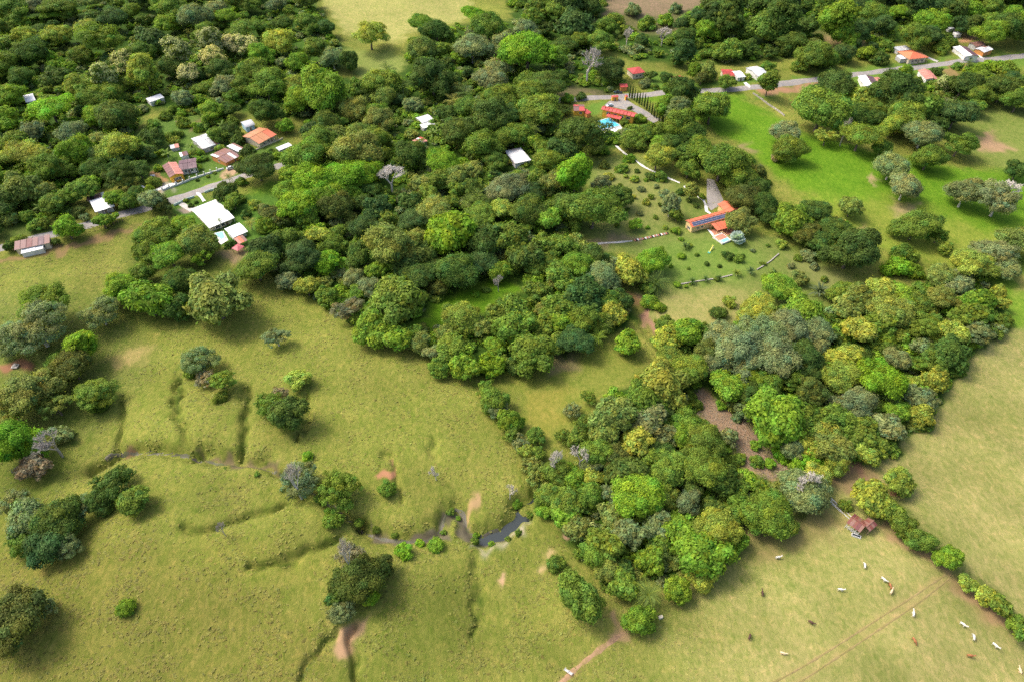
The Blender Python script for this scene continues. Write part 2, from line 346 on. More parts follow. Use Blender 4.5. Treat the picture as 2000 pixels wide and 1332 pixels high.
def ground_cover(X, Y):
    """base colour and tuftiness of the ground at world points"""
    wx = X + 1.3*N_WX(X, Y) + 0.6*N_WX2(X, Y); wy = Y + 1.3*N_WY(X, Y) + 0.6*N_WY2(X, Y)
    Yc = np.maximum(wy, 20)
    px, py = px_of(wx, Yc, 0)
    col = np.empty(X.shape+(3,)); tuft = np.empty(X.shape)
    s = 1/(1+np.exp(-(px-1380-(py-1100)*-0.3)/70))*(1/(1+np.exp(-(py-640)/30)))
    s2 = (1/(1+np.exp(-(px-1800)/25)))*(py > 600)
    s = np.maximum(s, s2)[..., None]
    col[:] = HILL*(1-s) + PALE*s; tuft[:] = 1.0 - 0.45*s[..., 0]
    n = N_MID(X, Y); n2 = N_BIG(Y, X)
    col *= (1 + 0.06*n + 0.05*n2)[..., None]; g = np.clip(0.5 + 0.4*N_MID(Y*0.7, X*0.7) , 0, 1)[..., None]
    col = col*(1-0.28*g) + alb(100,116,42)*0.28*g
    def lay(m, c, tf):
        nonlocal col, tuft
        col = col*(1-m[..., None]) + np.asarray(c)*m[..., None]; tuft = tuft*(1-m) + tf*m
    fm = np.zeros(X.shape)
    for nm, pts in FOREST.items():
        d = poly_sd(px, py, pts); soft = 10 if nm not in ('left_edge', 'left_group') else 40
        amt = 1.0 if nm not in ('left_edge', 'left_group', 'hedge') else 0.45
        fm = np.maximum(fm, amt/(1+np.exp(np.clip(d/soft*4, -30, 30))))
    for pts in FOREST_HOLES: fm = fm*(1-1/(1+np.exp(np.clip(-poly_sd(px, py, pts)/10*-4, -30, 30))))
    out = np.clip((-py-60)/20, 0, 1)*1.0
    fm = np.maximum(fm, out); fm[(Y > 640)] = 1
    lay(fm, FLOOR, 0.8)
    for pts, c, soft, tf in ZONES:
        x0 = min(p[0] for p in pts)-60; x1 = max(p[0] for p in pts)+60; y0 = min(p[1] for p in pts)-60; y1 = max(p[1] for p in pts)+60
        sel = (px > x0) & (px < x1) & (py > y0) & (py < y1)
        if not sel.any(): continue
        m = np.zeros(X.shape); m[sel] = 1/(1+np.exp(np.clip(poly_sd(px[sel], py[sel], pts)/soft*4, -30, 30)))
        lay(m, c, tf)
    return col, tuft, fm
def ground_lines(X, Y, col, tuft):
    wx = X + 0.25*N_WX2(X, Y); wy = Y + 0.25*N_WY2(X, Y)
    for pts, w_, c in TRACKS:
        d = seg_dist(wx, wy, g2(pts)); m = 0.35/(1+np.exp(np.clip((d-w_)/0.3, -30, 30)))*(0.75+0.25*np.clip(N_SML(X, Y), -1, 1))
        m = np.clip(m, 0, 1); col = col*(1-m[..., None]) + c*m[..., None]; tuft = tuft*(1-m)
    for pts, w_, d_ in GUL[:4]+GUL[6:9]+GUL[11:13]:     # rank grass in the damp gullies
        d = seg_dist(wx, wy, pts); m = np.clip(0.35+0.45*N_WX2(Y, X), 0.05, 0.8)*np.exp(-(d/(w_*0.7))**2)
        col = col*(1-m[..., None]) + alb(74,92,34)*m[..., None]
    return col, tuft
ys = [28.0]
while ys[-1] < 660: ys.append(ys[-1] + 0.58 + 0.0024*(ys[-1]-28))
ys = np.array([-2000, -900, -300, -80, -20, 10]+ys+[700, 780, 900, 1100, 1500, 2200, 3200])
ss = np.concatenate([[-5, -3.4, -2.4, -1.7, -1.3], np.linspace(-1.12, 1.12, 600), [1.3, 1.7, 2.4, 3.4, 5]])
wy_ = 104 + 0.605*np.clip(ys, 0, 900)
GX = ss[None, :]*wy_[:, None]; GY = np.repeat(ys[:, None], len(ss), 1)
GZ = height(GX, GY)
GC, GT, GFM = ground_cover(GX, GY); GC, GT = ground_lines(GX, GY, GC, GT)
nr, nc = GX.shape
idx = np.arange(nr*nc).reshape(nr, nc)
quads = np.stack([idx[:-1, :-1], idx[:-1, 1:], idx[1:, 1:], idx[1:, :-1]], -1).reshape(-1, 4)
def ground_material():
    m, t, N, L, P = new_mat('ground_cover')
    a = N.new('ShaderNodeAttribute'); a.attribute_name = 'cover'
    tf = N.new('ShaderNodeAttribute'); tf.attribute_name = 'tuft'
    tc = N.new('ShaderNodeTexCoord')
    def noise(sc, det=4, rough=0.6, dist=0.0, stretch=None):
        n = N.new('ShaderNodeTexNoise'); n.inputs['Scale'].default_value = sc; n.inputs['Detail'].default_value = det
        n.inputs['Roughness'].default_value = rough; n.inputs['Distortion'].default_value = dist
        if stretch:
            mp = N.new('ShaderNodeMapping'); mp.inputs['Scale'].default_value = stretch; mp.inputs['Rotation'].default_value = (0, 0, 0.6)
            L.new(tc.outputs['Object'], mp.inputs['Vector']); L.new(mp.outputs['Vector'], n.inputs['Vector'])
        else: L.new(tc.outputs['Object'], n.inputs['Vector'])
        return n
    fine = noise(0.9, 5, 0.7, 0.6, (1.0, 0.55, 1)); mid = noise(0.16, 5, 0.65, 0.4)
    def rng_(n, lo, hi, f0=0.3, f1=0.7):
        r = N.new('ShaderNodeMapRange'); r.inputs['From Min'].default_value = f0; r.inputs['From Max'].default_value = f1
        r.inputs['To Min'].default_value = lo; r.inputs['To Max'].default_value = hi; L.new(n.outputs['Fac'], r.inputs['Value']); return r
    # yellow seed heads against green blades, stronger where the grass is rank
    r1 = rng_(fine, 0, 1); r2 = rng_(mid, 0, 1)
    def mulcol(src, tint, fac):
        x = N.new('ShaderNodeMix'); x.data_type = 'RGBA'; x.blend_type = 'MULTIPLY'; L.new(src, x.inputs['A']); x.inputs['B'].default_value = tint
        if fac is not None: L.new(fac, x.inputs['Factor'])
        return x.outputs['Result']
    tfx = N.new('ShaderNodeMath'); tfx.operation = 'MULTIPLY'; tfx.inputs[1].default_value = 1.7; tfx.use_clamp = True; L.new(tf.outputs['Fac'], tfx.inputs[0])
    f1 = N.new('ShaderNodeMath'); f1.operation = 'MULTIPLY'; L.new(r1.outputs['Result'], f1.inputs[0]); L.new(tfx.outputs[0], f1.inputs[1])
    c1 = mulcol(a.outputs['Color'], (0.50, 0.66, 0.42, 1), f1.outputs[0])
    f2 = N.new('ShaderNodeMath'); f2.operation = 'MULTIPLY'; L.new(r2.outputs['Result'], f2.inputs[0]); f2.inputs[1].default_value = 0.75
    c2 = mulcol(c1, (0.72, 0.82, 0.70, 1), f2.outputs[0])
    st = noise(0.55, 5, 0.7, 0.5, (0.7, 1.0, 1)); r5 = rng_(st, 0, 1, 0.5, 0.7)      # dry straw-coloured heads
    f5 = N.new('ShaderNodeMath'); f5.operation = 'MULTIPLY'; L.new(r5.outputs['Result'], f5.inputs[0]); L.new(tfx.outputs[0], f5.inputs[1])
    c2 = mulcol(c2, (1.34, 1.16, 1.30, 1), f5.outputs[0])
    med = noise(0.42, 4, 0.6, 0.8, (1.0, 0.6, 1)); r3 = rng_(med, 0, 1, 0.42, 0.68)      # clumps of greener grass a few metres across
    f3 = N.new('ShaderNodeMath'); f3.operation = 'MULTIPLY'; L.new(r3.outputs['Result'], f3.inputs[0]); L.new(tfx.outputs[0], f3.inputs[1])
    f4 = N.new('ShaderNodeMath'); f4.operation = 'MULTIPLY'; f4.inputs[1].default_value = 0.65; L.new(f3.outputs[0], f4.inputs[0])
    c2 = mulcol(c2, (0.66, 0.84, 0.56, 1), f4.outputs[0])
    br = N.new('ShaderNodeMix'); br.data_type = 'RGBA'; br.blend_type = 'MULTIPLY'; br.inputs['Factor'].default_value = 1; br.inputs['B'].default_value = (1.44, 1.34, 1.40, 1)
    L.new(c2, br.inputs['A']); L.new(br.outputs['Result'], P.inputs['Base Color'])
    P.inputs['Roughness'].default_value = 0.95; P.inputs['Specular IOR Level'].default_value = 0.1
    b = N.new('ShaderNodeBump'); b.inputs['Distance'].default_value = 0.6
    bs = N.new('ShaderNodeMath'); bs.operation = 'MULTIPLY'; bs.inputs[1].default_value = 0.6; L.new(tf.outputs['Fac'], bs.inputs[0]); L.new(bs.outputs[0], b.inputs['Strength'])
    L.new(fine.outputs['Fac'], b.inputs['Height']); L.new(b.outputs['Normal'], P.inputs['Normal'])
    return m
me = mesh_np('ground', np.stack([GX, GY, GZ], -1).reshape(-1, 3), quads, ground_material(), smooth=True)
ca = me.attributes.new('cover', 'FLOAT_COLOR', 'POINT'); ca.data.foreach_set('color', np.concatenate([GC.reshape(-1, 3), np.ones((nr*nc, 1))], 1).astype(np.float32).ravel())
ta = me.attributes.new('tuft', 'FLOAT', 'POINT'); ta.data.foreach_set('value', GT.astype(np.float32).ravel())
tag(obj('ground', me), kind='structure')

def strip(name, pts_px, half, matl, lift=0.05, closed=False, kind='structure', world=False, step=2.0):
    """a road or path draped on the ground along a photo polyline"""
    P_ = [Vector((*on(*p)[:2], 0)) for p in pts_px] if not world else [Vector(p) for p in pts_px]
    # resample with a smooth curve
    Q = []
    for i in range(len(P_)-1):
        p0, p1, p2, p3 = P_[max(i-1,0)], P_[i], P_[i+1], P_[min(i+2,len(P_)-1)]
        n = max(1, int((p2-p1).length/step))
        for k in range(n):
            t = k/n; Q.append(0.5*((2*p1)+(p2-p0)*t+(2*p0-5*p1+4*p2-p3)*t*t+(3*p1-p0-3*p2+p3)*t**3))
    Q.append(P_[-1]); V = []; Fc = []
    for i, q in enumerate(Q):
        d = (Q[min(i+1,len(Q)-1)]-Q[max(i-1,0)]); n = Vector((-d.y, d.x, 0)).normalized()
        hw = half*(1+(0.05 if half > 1 else 0.28)*math.sin(i*1.7)+(0.04 if half > 1 else 0.2)*math.sin(i*0.61))
        for s_ in (-1, -0.5, 0, 0.5, 1):
            a = q + n*hw*s_; V.append((a.x, a.y, hgt(a.x, a.y) + lift + (0.05 if abs(s_) < 0.9 else -0.06)))
    for i in range(len(Q)-1):
        for k in range(4): a = i*5+k; Fc.append((a+5, a+6, a+1, a))
    o = obj(name, mesh_np(name, V, Fc, matl, True)); return tag(o, kind=kind)
def patch(name, poly_px, matl, lift=0.06, kind='structure', z=None, sub=3.0):
    """a paved or water sheet filling a photo polygon"""
    P_ = [on(*p) for p in poly_px]; bm = bmesh.new()
    f = bm.faces.new([bm.verts.new((p.x, p.y, 0)) for p in P_])
    bmesh.ops.triangulate(bm, faces=[f]); 
    for _ in range(3): bmesh.ops.subdivide_edges(bm, edges=[e for e in bm.edges if e.calc_length() > sub], cuts=1, use_grid_fill=True)
    for v in bm.verts: v.co.z = (hgt(v.co.x, v.co.y)+lift) if z is None else z
    bmesh.ops.recalc_face_normals(bm, faces=bm.faces); me = bpy.data.meshes.new(name)
    if sum(f.normal.z for f in bm.faces) < 0: bmesh.ops.reverse_faces(bm, faces=bm.faces)
    bm.to_mesh(me); bm.free(); me.materials.append(matl); return tag(obj(name, me), kind=kind)

ASPHALT = mat('worn_asphalt', (0.25, 0.235, 0.225), 0.9, 0.2, 0.8, dirt=(0.33, 0.29, 0.24), dirt_amt=0.55, bump=0.1)
CONCRETE = mat('concrete', (0.5, 0.47, 0.43), 0.85, 0.2, 0.7, dirt=(0.36, 0.33, 0.28), dirt_amt=0.4)
WHITE_CONC = mat('whitewashed_concrete', (0.72, 0.70, 0.66), 0.8, 0.12, 0.8, dirt=(0.5, 0.46, 0.40), dirt_amt=0.35)
strip('road', [(-80,508),(-20,490),(30,477),(100,459),(164,442),(210,427),(255,415),(300,403),(351,387.5),(389,374),(417,364),(460,350),(505,337),(555,322),(610,302),(660,275)], 2.9, ASPHALT)
strip('road', [(1010,206),(1072,199),(1120,195),(1177,191),(1225,188),(1273,185),(1310,180.5),(1376,178.5),(1440,175),(1488,170),(1540,163),(1600,155.5),(1676,145),(1760,135),(1850,125),(1920,117),(1980,111.5),(2060,104),(2200,92)], 3.0, ASPHALT)
patch('driveway', [(1189,199),(1211,191),(1219,192),(1240,206),(1292,235),(1276,241),(1236,217),(1225,216),(1180,207)], ASPHALT, 0.10)
patch('driveway', [(1381,350),(1394,352),(1402,368),(1413,392),(1406,402),(1389,412),(1382,404),(1380,385)], mat('drive_gravel', (0.30, 0.275, 0.25), 0.9, 0.15, 0.5), 0.10)
strip('garden_path', [(1203,285),(1214,295),(1226,304),(1254,324),(1275,335),(1297,345),(1328,358)], 0.55, WHITE_CONC, 0.1)
strip('garden_path', [(1337,364),(1356,378),(1374,392),(1379,405),(1380,413),(1388,418)], 0.8, WHITE_CONC, 0.1)
strip('garden_path', [(385,377),(392,384),(399,394)], 0.7, WHITE_CONC, 0.1)
strip('garden_path', [(353,398),(366,406),(376,412)], 1.3, CONCRETE, 0.06)
strip('garden_path', [(298,376),(320,366),(345,357)], 1.2, WHITE_CONC, 0.04)
strip('garden_path', [(1905,104),(1916,112),(1921,117)], 1.0, WHITE_CONC, 0.05)
strip('garden_path', [(1455,162),(1460,167),(1464,172)], 1.0, WHITE_CONC, 0.05)
strip('garden_path', [(1813,113),(1822,117),(1832,121)], 1.2, CONCRETE, 0.05)
strip('garden_path', [(1383,449),(1390,456),(1394,462)], 0.5, WHITE_CONC, 0.1)
strip('garden_path', [(1160,478),(1180,475),(1205,474),(1235,471)], 0.6, CONCRETE, 0.05)
DIRT_M = mat('trodden_earth', tuple(alb(166,148,100)), 0.95, 0.25, 0.9, 0.1, dirt=tuple(alb(150,140,84)), dirt_amt=0.75)
for pts_, w_, c_ in TRACKS[:2]: strip('track', pts_, 0.32, DIRT_M, 0.015, step=1.5)
strip('footpath', TRACKS[2][0], 0.75, mat('reddish_earth', tuple(alb(184,150,116)), 0.95, 0.25, 0.9, 0.1, dirt=tuple(alb(160,140,90)), dirt_amt=0.5), 0.03, step=1.2)
def water(name, col, rough=0.08):
    m, t, N, L, P = new_mat(name); P.inputs['Base Color'].default_value = (*col, 1); P.inputs['Roughness'].default_value = rough
    P.inputs['Specular IOR Level'].default_value = 0.5
    n = N.new('ShaderNodeTexNoise'); n.inputs['Scale'].default_value = 2.2; n.inputs['Detail'].default_value = 4
    tc = N.new('ShaderNodeTexCoord'); L.new(tc.outputs['Object'], n.inputs['Vector'])
    b = N.new('ShaderNodeBump'); b.inputs['Strength'].default_value = 0.15; b.inputs['Distance'].default_value = 0.08
    L.new(n.outputs['Fac'], b.inputs['Height']); L.new(b.outputs['Normal'], P.inputs['Normal']); return m
MUD_M = mat('wet_mud', tuple(alb(104,98,80)), 0.55, 0.35, 0.7, 0.4, dirt=tuple(alb(92,104,52)), dirt_amt=0.6)
strip('creek_bed', [(205,896),(232,884),(300,886),(390,903),(430,908),(480,914),(540,925),(585,950),(640,985),(700,1030),(735,1050),(790,1058),(850,1050),(868,1012),(885,995),(905,1005),(912,1035),(940,1046),(985,1032)], 0.6, MUD_M, 0.04, step=1.2)
CREEK = water('creek_water', (0.030, 0.038, 0.036))
_cz = min(hgt(*at(1010,1005)[:2]), hgt(*at(985,1032)[:2])) + 1.15
patch('creek_water', [(1075,935),(1035,940),(1000,965),(985,1000),(960,1012),(925,1022),(925,1066),(985,1066),(1025,1045),(1050,1005),(1080,965)], CREEK, z=_cz)
# ================================================================ plant library
def leaves_mesh(name, P_, Nrm, size, bright, matl, aspect=0.55, seed=0):
    """diamond leaves centred on P_, facing Nrm"""
    r_ = np.random.default_rng(seed); n = len(P_)
    t = r_.normal(size=(n, 3)); t -= Nrm*(t*Nrm).sum(1, keepdims=True); t /= np.linalg.norm(t, axis=1, keepdims=True)+1e-9
    b = np.cross(Nrm, t); s = size[:, None]
    V = np.stack([P_+t*s*0.5, P_+b*s*0.5*aspect+Nrm*s*0.06, P_-t*s*0.5, P_-b*s*0.5*aspect+Nrm*s*0.06], 1).reshape(-1, 3)
    me = mesh_np(name, V, np.arange(4*n).reshape(n, 4), matl)
    a = me.attributes.new('leaf', 'FLOAT_COLOR', 'POINT')
    c = np.repeat(bright, 4, 0); a.data.foreach_set('color', np.concatenate([c, np.ones((4*n, 1))], 1).astype(np.float32).ravel())
    return me
def unit(v): return v/(np.linalg.norm(v, axis=-1, keepdims=True)+1e-9)
def crown_np(seed, Rm, shape, flowers=False):
    """leaf positions of a crown of radius Rm metres (centre at the origin): (points, normals, sizes, brightness)"""
    r_ = np.random.default_rng(seed)
    K = dict(R=(0.84, -0.5, 0.185, 0.32, 0.58), U=(0.56, -0.15, 0.18, 0.22, 0.55), T=(1.35, -0.75, 0.22, 0.30, 0.62),
             L=(0.76, -0.40, 0.17, 0.5, 0.48), C=(0.82, -0.5, 0.16, 0.4, 1.0), S=(0.74, -0.25, 0.24, 0.4, 0.55))[shape]
    vert, lowest, rc_, rag, leaf = K
    leaf *= (Rm/6)**0.35
    ncl = int({'R': 112, 'U': 110, 'T': 110, 'L': 66, 'C': 150, 'S': 50}[shape]*(0.75 if Rm < 4 else 1.0 if Rm < 8 else 1.35))
        # the crown is a union of unequal domes; leaf clumps are spread evenly over its outside
    nd = int(r_.integers(5, 9)); cen_d = [np.array([*r_.normal(0, 0.08, 2), 0])]; rad_d = [0.62 if shape != 'T' else 0.74]
    for k in range(nd):
        a_ = 2*math.pi*(k+r_.uniform(-0.3, 0.3))/nd; rr = r_.uniform(0.24, 0.50); q = r_.uniform(0.78, 1.14)-rr
        cen_d.append(np.array([math.cos(a_)*q, math.sin(a_)*q, r_.uniform(-0.38, 0.42)*(0.9 if shape != 'U' else 0.35)])); rad_d.append(rr)
    cand, nrm_ = [], []
    for c_, q in zip(cen_d, rad_d):
        u_ = unit(r_.normal(size=(int(2600*q*q)+60, 3))); u_ = u_[u_[:, 2] > lowest]; pt = c_ + u_*q
        ok = np.ones(len(pt), bool)
        for c2, q2 in zip(cen_d, rad_d):
            if c2 is not c_: ok &= np.linalg.norm(pt-c2, axis=1) > q2*0.90
        cand.append(pt[ok]); nrm_.append(u_[ok])
    cand = np.concatenate(cand); nrm_ = np.concatenate(nrm_)
    pick = [0]; dmin = np.full(len(cand), 9.0)
    for _ in range(ncl-1):
        dmin = np.minimum(dmin, np.linalg.norm(cand-cand[pick[-1]], axis=1)*r_.uniform(0.75, 1, len(cand))); pick.append(int(dmin.argmax()))
    D = nrm_[pick]; cen = cand[pick]*(1 - rag*0.4*r_.random((len(pick), 1))**2)
    for _ in range(2):      # notches in the outline
        nd_ = unit(np.array([*r_.normal(size=2), r_.uniform(0, 0.8)])); k_ = (unit(cen)@nd_) > 0.82; cen[k_] *= r_.uniform(0.62, 0.85)
    cen = cen/np.percentile(np.hypot(cen[:, 0], cen[:, 1]), 97)*0.88*np.array([1, 1, vert])
    rc = rc_*r_.uniform(0.55, 1.4, len(D))
    if shape == 'L': keep = r_.random(len(D)) > 0.15; cen, rc, D = cen[keep], rc[keep], D[keep]
    P_, Nn, S_, B_ = [], [], [], []
    dens = {'R': 1.0, 'U': 1.0, 'T': 1.0, 'L': 0.62, 'C': 0.95, 'S': 0.9}[shape]
    for c, rr, d in zip(cen, rc, D):
        area = 4*math.pi*(rr*Rm)**2
        n = max(12, int(dens*1.75*area/(leaf*leaf*0.275)*0.5))
        q = unit(r_.normal(size=(n, 3))); q[:, 2] = np.where(q[:, 2] < -0.35, -q[:, 2], q[:, 2])
        rr_ = rr*(0.5+0.52*r_.random((n, 1))**0.6 + 0.7*(r_.random((n, 1)) > 0.88)*r_.random((n, 1)))
        p = c + q*rr_*np.array([1, 1, 0.62 if shape in 'UL' else 0.8])
        nn = unit(0.85*q + 0.22*d[None] + 0.34*r_.normal(size=(n, 3)) + np.array([0, 0, 0.3]))
        P_.append(p); Nn.append(nn); S_.append(leaf*r_.uniform(0.6, 1.35, n))
        cb = r_.uniform(0.74, 1.26); hue = r_.normal(0, 0.11)
        lb = cb*r_.uniform(0.62, 1.38, n); B_.append(np.stack([lb*(1+hue+r_.normal(0, 0.05, n)), lb, lb*(1-hue)], 1))
    # sparse inner foliage so that one cannot look straight through
    ni = int(220*(Rm/6)); q = unit(r_.normal(size=(ni, 3))); q[:, 2] = abs(q[:, 2])-0.25
    p = q*np.array([1, 1, vert])*0.55*r_.random((ni, 1))**0.4
    P_.append(p); Nn.append(unit(q*0.5+r_.normal(size=(ni, 3))*0.6+np.array([0, 0, 0.5]))); S_.append(np.full(ni, leaf*1.9)); B_.append(np.ones((ni, 3))*0.85)
    if flowers:      # pale flower heads on the outer, upper sprays
        for p, nn, B in zip(P_, Nn, B_):
            f_ = (r_.random(len(p)) < 0.75) & (nn[:, 2] > 0.25) & (p[:, 2] > -0.25*vert) & (np.linalg.norm(p/np.array([1, 1, vert]), axis=1) > 0.55)
            f_ &= r_.random() < 0.8; B[f_] = np.array([4.4, 3.0, 7.0])*r_.uniform(0.75, 1.1, (f_.sum(), 1))
    P_, Nn, S_, B_ = np.concatenate(P_)*Rm, np.concatenate(Nn), np.concatenate(S_), np.concatenate(B_)
    return P_, Nn, S_, B_
SIZES = {'s': 3.0, 'm': 5.6, 'l': 9.5}
VERT = dict(R=0.82, U=0.50, T=1.35, L=0.72, C=0.80, S=0.72)
ZC = dict(R=0.84, U=0.84, T=1.5, L=0.8, C=0.82, S=0.42)        # crown centre height in crown radii
CROWNS, CROWNS_I = {}, {}
_sd = 100
for sh, szs in dict(R='sml', U='ml', T='sm', L='sml', C='sml', S='s').items():
    for sz in szs:
        for k in range(4 if sh in 'RC' and sz != 's' else 3):
            _sd += 1; d = crown_np(_sd, SIZES[sz], sh)
            CROWNS.setdefault((sh, sz), []).append(leaves_mesh('crown', d[0], d[1], d[2], d[3], LEAF, seed=_sd))
for sh, sz in (('T', 'm'), ('R', 'm')):
    for k in range(2):
        d = crown_np(170+k+(5 if sh == 'R' else 0), SIZES[sz], sh, True); CROWNS.setdefault((sh+'w', sz), []).append(leaves_mesh('crown', d[0], d[1], d[2], d[3], LEAF, seed=k))
def inst_copy(me, matl):
    m = me.copy(); m.materials.clear(); m.materials.append(matl); return m
def trunk_mesh(seed, limbs=6, lean=0.06, matl=BARK, spread=0.55):
    """unit trunk: height 1 to the crown centre, limbs spreading to radius ~spread; scaled per tree"""
    r_ = random.Random(seed); b = MB(); top = Vector((r_.uniform(-lean, lean), r_.uniform(-lean, lean), 0.72))
    b.tube([(0,0,-0.06),(0,0,0.0),(top.x*0.3, top.y*0.3, 0.3), tuple(top), (top.x*1.2, top.y*1.2, 1.0)], [0.075, 0.06, 0.045, 0.035, 0.018], 7)
    for i in range(limbs):
        a = i*2*math.pi/limbs + r_.uniform(-0.4, 0.4); z0 = r_.uniform(0.38, 0.72); s = r_.uniform(0.7, 1.1)*spread
        p0 = top*(z0/0.72); p0.z = z0; e = Vector((math.cos(a)*s, math.sin(a)*s, z0 + r_.uniform(0.28, 0.5)))
        m_ = p0.lerp(e, 0.5) + Vector((0, 0, 0.05)); b.tube([p0, m_, e], [0.026, 0.018, 0.007], 5)
        for k in (-1, 1):
            e2 = m_ + Vector((math.cos(a+k*0.8)*s*0.5, math.sin(a+k*0.8)*s*0.5, r_.uniform(0.15, 0.3))); b.tube([m_, e2], [0.013, 0.005], 4)
    return b.mesh('trunk', matl, True)
TRUNKS = [trunk_mesh(s) for s in range(5)]; PALE_TRUNKS = [trunk_mesh(s+20, matl=PALE_BARK) for s in range(3)]
# ---------------------------------------------------------------- foliage colours (albedo)
COL = {  # letter: (base albedo, words)
 'd': ((0.096, 0.158, 0.028), 'dark green'), 'n': ((0.080, 0.145, 0.036), 'deep green'), 'm': ((0.164, 0.250, 0.034), 'mid green'),
 'b': ((0.195, 0.318, 0.030), 'bright green'), 'v': ((0.210, 0.370, 0.026), 'vivid green'), 'y': ((0.310, 0.370, 0.056), 'yellow-green'),
 'o': ((0.225, 0.275, 0.058), 'olive'), 'g': ((0.215, 0.268, 0.104), 'grey-green'), 'w': ((0.150, 0.210, 0.038), 'cream-flowering'),
 't': ((0.300, 0.262, 0.140), 'brownish'), 'k': ((0.118, 0.150, 0.030), 'dusky olive')}
SHAPE_WORD = dict(R='round-crowned', U='flat-topped', T='tall', L='thin-crowned', C='coarse-leaved', S='low')
PLANTS = []      # everything that will get a label at the end: (root object, colour letter, type word, photo x, photo y, px width)
def pick_crown(sh, Rm):
    av = [s for s in 'sml' if (sh, s) in CROWNS]; return min(av, key=lambda s: abs(math.log(Rm/SIZES[s])))
def tint(c, r_, amt=0.14):
    b = COL[c][0]; k = 1 + r_.uniform(-amt, amt); return (b[0]*k*(1+r_.uniform(-0.10, 0.10)), b[1]*k, b[2]*k*(1+r_.uniform(-0.1, 0.1)), 1)
def tree(px, py, wpx, c, sh='R', name=None, pale=False):
    """a tree whose crown is centred on photo pixel (px,py) and wpx wide"""
    r_ = random.Random(int(px*7919+py*104729))
    p = on(px, py); Rm = wpx/2/scale_at(p)
    for _ in range(2):
        zc = ZC[sh]*Rm; p = on(px, py, zc); Rm = wpx/2/scale_at((p.x, p.y, p.z+zc))
    zc = ZC[sh]*Rm
    name = name or ('shrub' if sh == 'S' else 'flowering_tree' if c == 'w' else 'broadleaf_tree')
    root = empty(name, p, r_.uniform(0, 6.28))
    sz = 'm' if c == 'w' and sh in 'TR' else pick_crown(sh, Rm); me = r_.choice(CROWNS[(sh+'w' if c == 'w' and sh in 'TR' else sh, sz)]); s = Rm/SIZES[sz]
    cr = obj('foliage' if sh == 'S' else 'crown', me, root, (0, 0, zc)); e_ = r_.uniform(-0.12, 0.12); cr.scale = (s*(1+e_), s*(1-e_), s*r_.uniform(0.85, 1.2)); cr.rotation_euler = (r_.uniform(-0.18, 0.18), r_.uniform(-0.18, 0.18), 0); cr.color = tint(c, r_)
    tk = obj('stem' if sh == 'S' else 'trunk', r_.choice(PALE_TRUNKS if (pale or c in 'gw') else TRUNKS), root); tk.scale = (Rm*1.05, Rm*1.05, zc*1.02)
    PLANTS.append((root, c, SHAPE_WORD[sh] + (' shrub' if sh == 'S' else ' tree'), px, py, wpx))
    return root

# ---------------------------------------------------------------- scattered cover (kind stuff)
def scatter(name, pts, rots, scls, tints, meshes, picks, label=None, cat=None):
    col = bpy.data.collections.new(name + '_kinds')
    for i, m_ in enumerate(meshes):
        col.objects.link(bpy.data.objects.new('%s_kind_%02d' % (name, i), m_))
    me = bpy.data.meshes.new(name); me.vertices.add(len(pts)); me.vertices.foreach_set('co', np.asarray(pts, np.float32).ravel())
    for an, ty, key, val in (('rot', 'FLOAT_VECTOR', 'vector', rots), ('scl', 'FLOAT_VECTOR', 'vector', scls), ('pick', 'INT', 'value', picks)):
        a = me.attributes.new(an, ty, 'POINT'); a.data.foreach_set(key, np.asarray(val, np.int32 if ty == 'INT' else np.float32).ravel())
    a = me.attributes.new('tint', 'FLOAT_COLOR', 'POINT'); a.data.foreach_set('color', np.concatenate([tints, np.ones((len(pts), 1))], 1).astype(np.float32).ravel())
    o = obj(name, me); g = bpy.data.node_groups.new(name, 'GeometryNodeTree')
    g.interface.new_socket('Geometry', in_out='INPUT', socket_type='NodeSocketGeometry'); g.interface.new_socket('Geometry', in_out='OUTPUT', socket_type='NodeSocketGeometry')
    gi, go = g.nodes.new('NodeGroupInput'), g.nodes.new('NodeGroupOutput'); ip = g.nodes.new('GeometryNodeInstanceOnPoints')
    ci = g.nodes.new('GeometryNodeCollectionInfo'); ci.inputs['Collection'].default_value = col; ci.inputs['Separate Children'].default_value = True; ci.inputs['Reset Children'].default_value = True
    def na(n_, ty):
        q = g.nodes.new('GeometryNodeInputNamedAttribute'); q.data_type = ty; q.inputs['Name'].default_value = n_; return q.outputs['Attribute']
    g.links.new(gi.outputs[0], ip.inputs['Points']); g.links.new(ci.outputs[0], ip.inputs['Instance']); ip.inputs['Pick Instance'].default_value = True
    g.links.new(na('pick', 'INT'), ip.inputs['Instance Index']); g.links.new(na('rot', 'FLOAT_VECTOR'), ip.inputs['Rotation']); g.links.new(na('scl', 'FLOAT_VECTOR'), ip.inputs['Scale'])
    g.links.new(ip.outputs[0], go.inputs[0])
    md = o.modifiers.new('scatter', 'NODES'); md.node_group = g
    return tag(o, label, cat, kind='stuff')
